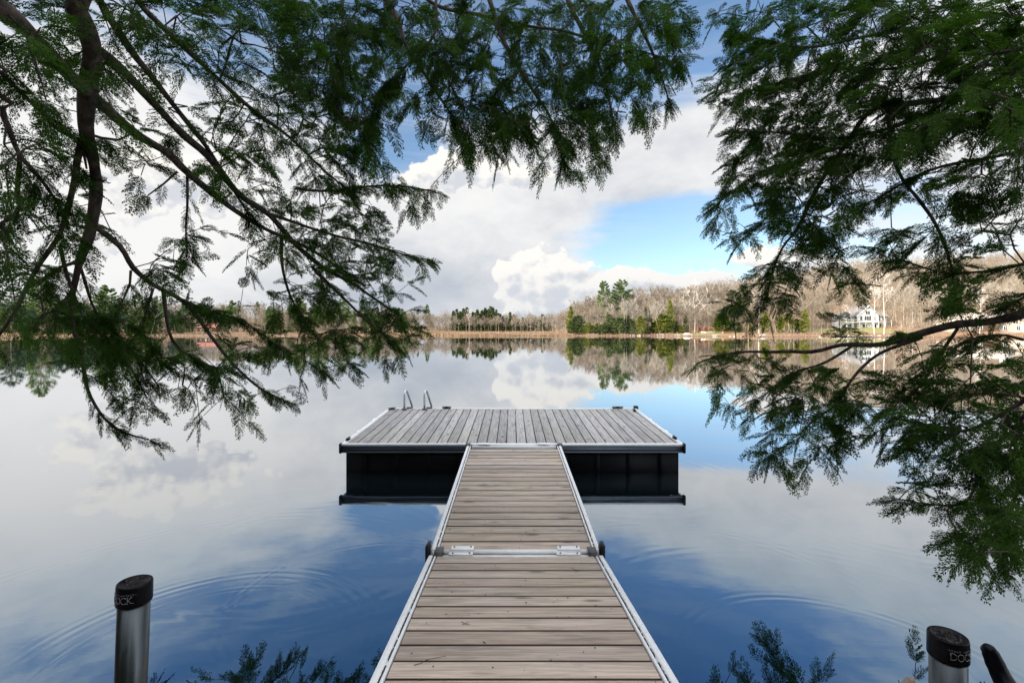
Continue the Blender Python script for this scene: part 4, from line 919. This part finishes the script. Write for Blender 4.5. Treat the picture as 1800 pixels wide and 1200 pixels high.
dL = lambda x, y: 2.15+max(x, 0)/600*1.9+max(y, 0)/700*1.15
dT = lambda x, y: 4.6+(x-850)/350*.3
dR = lambda x, y: 4.9-(x-1200)/600*1.9-max(0, y-600)/400*.6
HI, MD, LO = 17, 11, 5
LP = [([(180, 0), (640, 0), (650, 200), (600, 330), (420, 250), (300, 140)], HI), ([(300, 180), (600, 250), (640, 480), (560, 560), (460, 430), (360, 320)], HI),
      ([(0, 0), (200, 0), (230, 120), (140, 130), (0, 120)], MD), ([(0, 60), (110, 110), (150, 220), (90, 200), (0, 140)], LO), ([(180, 100), (300, 190), (420, 300), (380, 330), (240, 250), (170, 200)], LO),
      ([(0, 225), (60, 230), (150, 290), (170, 380), (120, 470), (60, 520), (0, 560)], MD), ([(75, 370), (160, 350), (200, 400), (185, 470), (150, 470)], LO), ([(175, 250), (270, 255), (290, 310), (250, 330), (180, 300)], MD),
      ([(218, 352), (300, 345), (280, 380), (240, 385)], LO), ([(255, 470), (290, 410), (340, 395), (360, 440), (340, 500), (320, 520), (275, 495)], MD), ([(350, 400), (480, 420), (500, 480), (440, 515), (400, 505), (380, 470)], MD),
      ([(470, 330), (620, 330), (700, 400), (680, 500), (740, 565), (700, 600), (640, 560), (560, 540), (500, 500)], HI+3), ([(560, 330), (620, 310), (690, 300), (770, 345), (740, 365), (660, 395), (600, 390)], HI),
      ([(620, 420), (700, 430), (755, 450), (720, 480), (720, 520), (640, 520)], HI), ([(480, 500), (600, 520), (700, 550), (745, 572), (725, 620), (700, 635), (640, 650), (560, 655), (540, 690), (500, 640), (470, 560)], HI+6),
      ([(60, 560), (110, 520), (180, 540), (235, 570), (245, 610), (230, 650), (275, 710), (265, 730), (210, 735), (185, 680), (110, 640), (75, 600)], HI-1), ([(285, 530), (330, 520), (395, 545), (405, 575), (380, 595), (350, 570), (300, 565)], HI),
      ([(275, 640), (350, 600), (385, 640), (390, 700), (360, 735), (335, 735), (335, 695), (285, 675)], MD), ([(380, 590), (470, 590), (510, 640), (525, 700), (480, 705), (440, 690), (440, 750), (400, 745), (395, 700), (370, 640)], MD+2)]
LIMB = [limb_px(p, dL, 1.0, z) for p, z in (
    ([(100, -60, 44), (125, 0, 38), (150, 50, 32), (165, 100, 28), (158, 150, 26), (150, 200, 24), (150, 235, 22), (165, 290, 18), (172, 340, 19), (160, 400, 17), (140, 450, 12), (132, 500, 10), (128, 560, 7), (140, 620, 6), (162, 700, 5), (200, 750, 4), (262, 772, 2)], 4.6),
    ([(-70, -20, 34), (0, 15, 30), (60, 65, 26), (115, 125, 22), (150, 160, 20), (190, 195, 18), (240, 235, 16), (290, 265, 14), (330, 305, 12), (380, 345, 10), (430, 380, 8), (480, 410, 7), (550, 440, 5), (610, 480, 3)], 4.4),
    ([(165, 85, 18), (215, 125, 16), (270, 180, 14), (320, 235, 13), (370, 280, 12), (420, 340, 11), (470, 375, 10), (520, 430, 8), (570, 470, 7), (620, 500, 5), (690, 545, 3)], None),
    ([(150, -60, 16), (175, 0, 14), (230, 90, 11), (270, 140, 10), (330, 215, 9), (360, 255, 7), (395, 310, 5), (440, 380, 3)], 5.2),
    ([(200, -60, 11), (240, 0, 9), (290, 50, 9), (350, 110, 8), (430, 180, 7), (500, 235, 5), (560, 290, 4), (620, 340, 2)], 5.4),
    ([(165, 395, 9), (178, 405, 9), (210, 432, 9), (235, 472, 9), (275, 505, 8), (312, 522, 7), (340, 548, 6), (370, 590, 6), (420, 650, 5), (470, 690, 3), (520, 712, 2)], None),
    ([(286, 510, 6), (292, 545, 6), (305, 600, 5), (345, 632, 4), (380, 650, 3), (395, 700, 2)], None),
    ([(268, 505, 4), (255, 545, 4), (252, 580, 3.5), (268, 615, 3), (285, 640, 2)], None),
    ([(232, 478, 4), (228, 510, 3), (205, 545, 2)], None),
    ([(312, 522, 5), (350, 540, 4), (390, 555, 4), (430, 565, 3), (490, 610, 2)], None),
    ([(-50, 130, 9), (0, 195, 9), (30, 260, 9), (38, 280, 8), (30, 330, 7), (28, 370, 6), (-20, 400, 5)], 4.2),
    ([(38, 278, 7), (80, 325, 6), (105, 365, 5), (118, 400, 4)], None), ([(-50, 80, 6), (0, 128, 6), (50, 175, 7), (100, 225, 6), (140, 250, 5), (155, 300, 3)], 4.5),
    ([(148, 240, 10), (135, 275, 10), (125, 330, 9), (118, 375, 9), (105, 420, 8), (65, 470, 7), (40, 510, 7), (18, 560, 6), (-15, 615, 5)], None), ([(137, 458, 7), (118, 462, 6), (90, 485, 5), (50, 510, 5)], None),
    ([(104, 430, 6), (112, 470, 6), (128, 512, 6), (150, 560, 5), (190, 600, 4), (225, 640, 3), (260, 700, 2)], None),
    ([(130, 505, 8), (112, 535, 7), (95, 552, 6), (72, 558, 4), (62, 575, 3)], None), ([(140, 470, 5), (165, 540, 4), (200, 585, 4), (235, 620, 3), (280, 680, 2)], None),
    ([(152, 235, 5), (200, 245, 4), (230, 232, 3)], None), ([(495, 420, 6), (498, 470, 5), (510, 520, 4), (530, 555, 3), (560, 600, 2)], None), ([(330, 300, 4), (328, 350, 4), (325, 400, 3), (330, 450, 2)], None),
    ([(310, 300, 4), (290, 320, 3), (260, 345, 2)], None), ([(550, 470, 6), (600, 520, 5), (640, 560, 4), (690, 600, 2)], None), ([(470, 375, 6), (540, 400, 5), (620, 420, 4), (700, 445, 3), (755, 455, 2)], None), ([(520, 330, 5), (600, 335, 4), (700, 325, 3), (775, 342, 2)], None))]
TP = [([(480, 0), (690, 0), (690, 60), (640, 200), (600, 200), (500, 120)], HI+6), ([(680, 0), (1195, 0), (1200, 100), (1165, 150), (1150, 205), (1095, 215), (1080, 240), (1010, 245), (930, 240), (870, 220), (800, 200), (760, 120), (700, 90)], HI+16),
      ([(760, 150), (960, 190), (1000, 240), (935, 255), (870, 265), (775, 262), (762, 230)], HI), ([(640, 120), (760, 130), (770, 220), (690, 210), (600, 240)], MD), ([(935, 225), (1020, 225), (1080, 240), (1075, 275), (1000, 310), (945, 298)], MD),
      ([(600, 200), (690, 200), (690, 250), (640, 290), (600, 300)], MD), ([(640, 230), (700, 290), (770, 340), (700, 330), (620, 300)], LO)]
TL = [limb_px(p, dT, 1.0, z) for p, z in (
    ([(640, -70, 18), (680, 0, 14), (700, 35, 9), (712, 80, 6), (760, 150, 5), (800, 210, 3)], 5.4), ([(765, -60, 8), (765, 0, 6), (766, 60, 5), (730, 95, 4), (700, 130, 4), (668, 172, 3), (640, 230, 2)], 5.3),
    ([(600, -60, 7), (600, 0, 5), (602, 60, 4), (592, 110, 4), (588, 190, 2)], 5.2), ([(830, -70, 11), (860, 0, 9), (890, 80, 7), (930, 150, 6), (965, 200, 4), (990, 290, 2)], 5.3),
    ([(980, -70, 10), (1000, 0, 8), (1030, 70, 7), (1060, 130, 5), (1075, 210, 3)], 5.3), ([(1080, -70, 9), (1105, 0, 8), (1130, 60, 6), (1160, 120, 4), (1175, 180, 2)], 5.3),
    ([(735, -60, 8), (755, 0, 7), (850, 30, 6), (960, 50, 5), (1080, 80, 4), (1190, 110, 2)], 5.3))]
RP = [([(1250, 25), (1300, 0), (1800, 0), (1800, 260), (1700, 230), (1560, 280), (1500, 380), (1420, 450), (1380, 400), (1330, 330), (1270, 330), (1290, 270), (1262, 205), (1250, 140), (1300, 90)], HI+24),
      ([(1255, 345), (1330, 300), (1440, 330), (1440, 400), (1350, 420), (1310, 440), (1275, 450), (1255, 395)], HI), ([(1500, 350), (1800, 250), (1800, 450), (1720, 450), (1640, 430), (1560, 420)], MD+2),
      ([(1305, 500), (1350, 450), (1400, 470), (1405, 540), (1375, 580), (1330, 570), (1290, 585), (1255, 560), (1270, 530)], HI+8), ([(1390, 430), (1500, 400), (1530, 470), (1520, 520), (1490, 540), (1470, 510), (1440, 490)], MD+2),
      ([(1520, 440), (1620, 430), (1630, 480), (1590, 490), (1540, 470)], MD), ([(1640, 460), (1700, 450), (1745, 500), (1715, 530), (1700, 560), (1650, 550), (1650, 520)], HI),
      ([(1235, 650), (1300, 625), (1480, 645), (1560, 665), (1800, 650), (1800, 830), (1700, 790), (1640, 775), (1560, 755), (1500, 775), (1430, 820), (1380, 815), (1320, 815), (1310, 775), (1300, 735), (1260, 710)], HI+5),
      ([(1430, 580), (1480, 560), (1520, 595), (1470, 600)], HI), ([(1540, 590), (1610, 572), (1620, 580), (1570, 600)], MD), ([(1600, 605), (1800, 580), (1800, 700), (1700, 690), (1620, 640)], MD+2),
      ([(1500, 760), (1640, 740), (1700, 790), (1660, 835), (1600, 815), (1530, 790)], MD), ([(1545, 872), (1600, 850), (1660, 840), (1800, 810), (1800, 985), (1750, 1000), (1720, 980), (1670, 930), (1640, 885), (1570, 885)], MD-1)]
RL = [limb_px(p, dR, 1.0, z) for p, z in (
    ([(1880, 535, 18), (1800, 552, 16), (1740, 562, 15), (1680, 570, 14), (1640, 582, 13), (1590, 597, 11), (1545, 604, 9), (1480, 605, 8), (1430, 620, 7), (1380, 618, 6), (1300, 618, 4), (1225, 640, 2)], 2.6),
    ([(1620, 590, 7), (1545, 622, 6), (1500, 668, 5), (1475, 705, 4), (1430, 735, 2)], None), ([(1500, 605, 5), (1450, 640, 5), (1400, 655, 3), (1330, 700, 2)], None), ([(1680, 575, 5), (1650, 625, 5), (1620, 680, 4), (1560, 720, 2)], None),
    ([(1880, 110, 12), (1800, 128, 11), (1740, 145, 11), (1660, 175, 10), (1600, 185, 9), (1530, 195, 8), (1480, 260, 8), (1440, 330, 7), (1400, 400, 5), (1372, 440, 4), (1350, 520, 3)], 4.2), ([(1560, 190, 7), (1580, 300, 6), (1610, 350, 6), (1650, 400, 5), (1670, 450, 4), (1675, 520, 3)], None),
    ([(1870, 450, 7), (1800, 465, 6), (1720, 475, 5), (1650, 480, 4), (1590, 460, 3)], 3.0), ([(1870, 690, 8), (1800, 710, 7), (1740, 740, 7), (1690, 755, 6), (1640, 750, 5), (1570, 735, 3)], 2.2), ([(1870, 720, 8), (1800, 748, 7), (1745, 785, 6), (1720, 820, 5), (1700, 880, 4), (1660, 890, 3), (1580, 875, 2)], 2.1),
    ([(1870, 730, 7), (1795, 780, 6), (1792, 850, 5), (1780, 920, 4), (1760, 985, 3)], 2.0), ([(1880, 0, 9), (1750, 30, 8), (1600, 50, 6), (1480, 75, 5), (1380, 80, 4), (1290, 60, 2)], 4.6), ([(1860, 250, 8), (1760, 270, 6), (1640, 300, 5), (1540, 350, 3)], 3.6),
    ([(1860, 60, 8), (1700, 90, 6), (1560, 120, 5), (1420, 130, 4), (1300, 170, 2)], 4.4), ([(1480, 260, 5), (1400, 280, 4), (1330, 310, 3), (1260, 360, 2)], None), ([(1660, 178, 6), (1560, 230, 5), (1440, 240, 4), (1300, 230, 2)], None), ([(1800, 600, 5), (1760, 590, 4), (1700, 600, 4), (1660, 625, 2)], None), ([(1850, 500, 5), (1800, 520, 4), (1750, 555, 3)], 2.9))]
def gz(x, y): return float(ground_z(x, y))
hemlock('hemlock on the left, its thick dark limbs and drooping sprays reaching across the sky', (-4.3, .1, gz(-4.3, .1)), 9.5, .24, LIMB, scatter(LP, dL, .30), 1, .20, np.array([.30, 0, -.28]))
hemlock('hemlock overhead in the middle, its dense foliage hanging down from the top edge', (-1.7, -2.2, gz(-1.7, -2.2)), 11, .22, TL, scatter(TP, dT, .40), 2, .235, np.array([.05, .1, -.62]))
hemlock('hemlock on the right, one low bare limb and layered sprays down towards the water', (5.6, 1.2, gz(5.6, 1.2)), 9.5, .22, RL, scatter(RP, dR, .32), 3, .20, np.array([-.32, 0, -.24]))

# the tall wood on the near bank that keeps the sun off the dock
q = MB()
for k in range(70):
    x = random.uniform(-50, -12); y = x*.53+random.uniform(-2, 13)
    if y > bank_y(-9)-1.5 and x > -20: y = -1.5-random.uniform(0, 5)
    conifer_mesh(q, random.uniform(14, 19), random.uniform(3.0, 4.2), 100, .05, 'spruce', (x, y, gz(x, y)), 22, 1.7)
for k in range(16):
    x = -10+k*1.9+random.uniform(-1, 1); y = random.uniform(-16, -7)
    conifer_mesh(q, random.uniform(9, 13), random.uniform(2.4, 3.2), 90, .03, 'spruce', (x, y, gz(x, y)), 20, 1.5)
q.build('bank_woodland', M_hem, attr=True, label='tall dark evergreen wood on the near bank that shades the dock', cat='woodland', kind='stuff')

# tell the trees of each row apart by their place in it
ORD = ['first', 'second', 'third', 'fourth', 'fifth', 'sixth', 'seventh', 'eighth', 'ninth', 'tenth', 'eleventh', 'twelfth', 'thirteenth', 'fourteenth', 'fifteenth', 'sixteenth', 'seventeenth', 'eighteenth', 'nineteenth']
TENS = {2: ('twentieth', 'twenty'), 3: ('thirtieth', 'thirty'), 4: ('fortieth', 'forty'), 5: ('fiftieth', 'fifty'), 6: ('sixtieth', 'sixty')}
def ordinal(n): return ORD[n-1] if n < 20 else (TENS[n//10][0] if n % 10 == 0 else TENS[n//10][1]+'-'+ORD[n % 10-1])
rows = {}
for o in list(C.objects):
    if o.parent is None and o.get('group') and o.get('label'): rows.setdefault((o['group'], o['label']), []).append(o)
for (gname, lab), L_ in rows.items():
    if len(L_) > 1:
        for k, o in enumerate(sorted(L_, key=lambda o: o.location.x/max(o.location.y, 1))): o['label'] = lab+', '+ordinal(k+1)+' from the left'
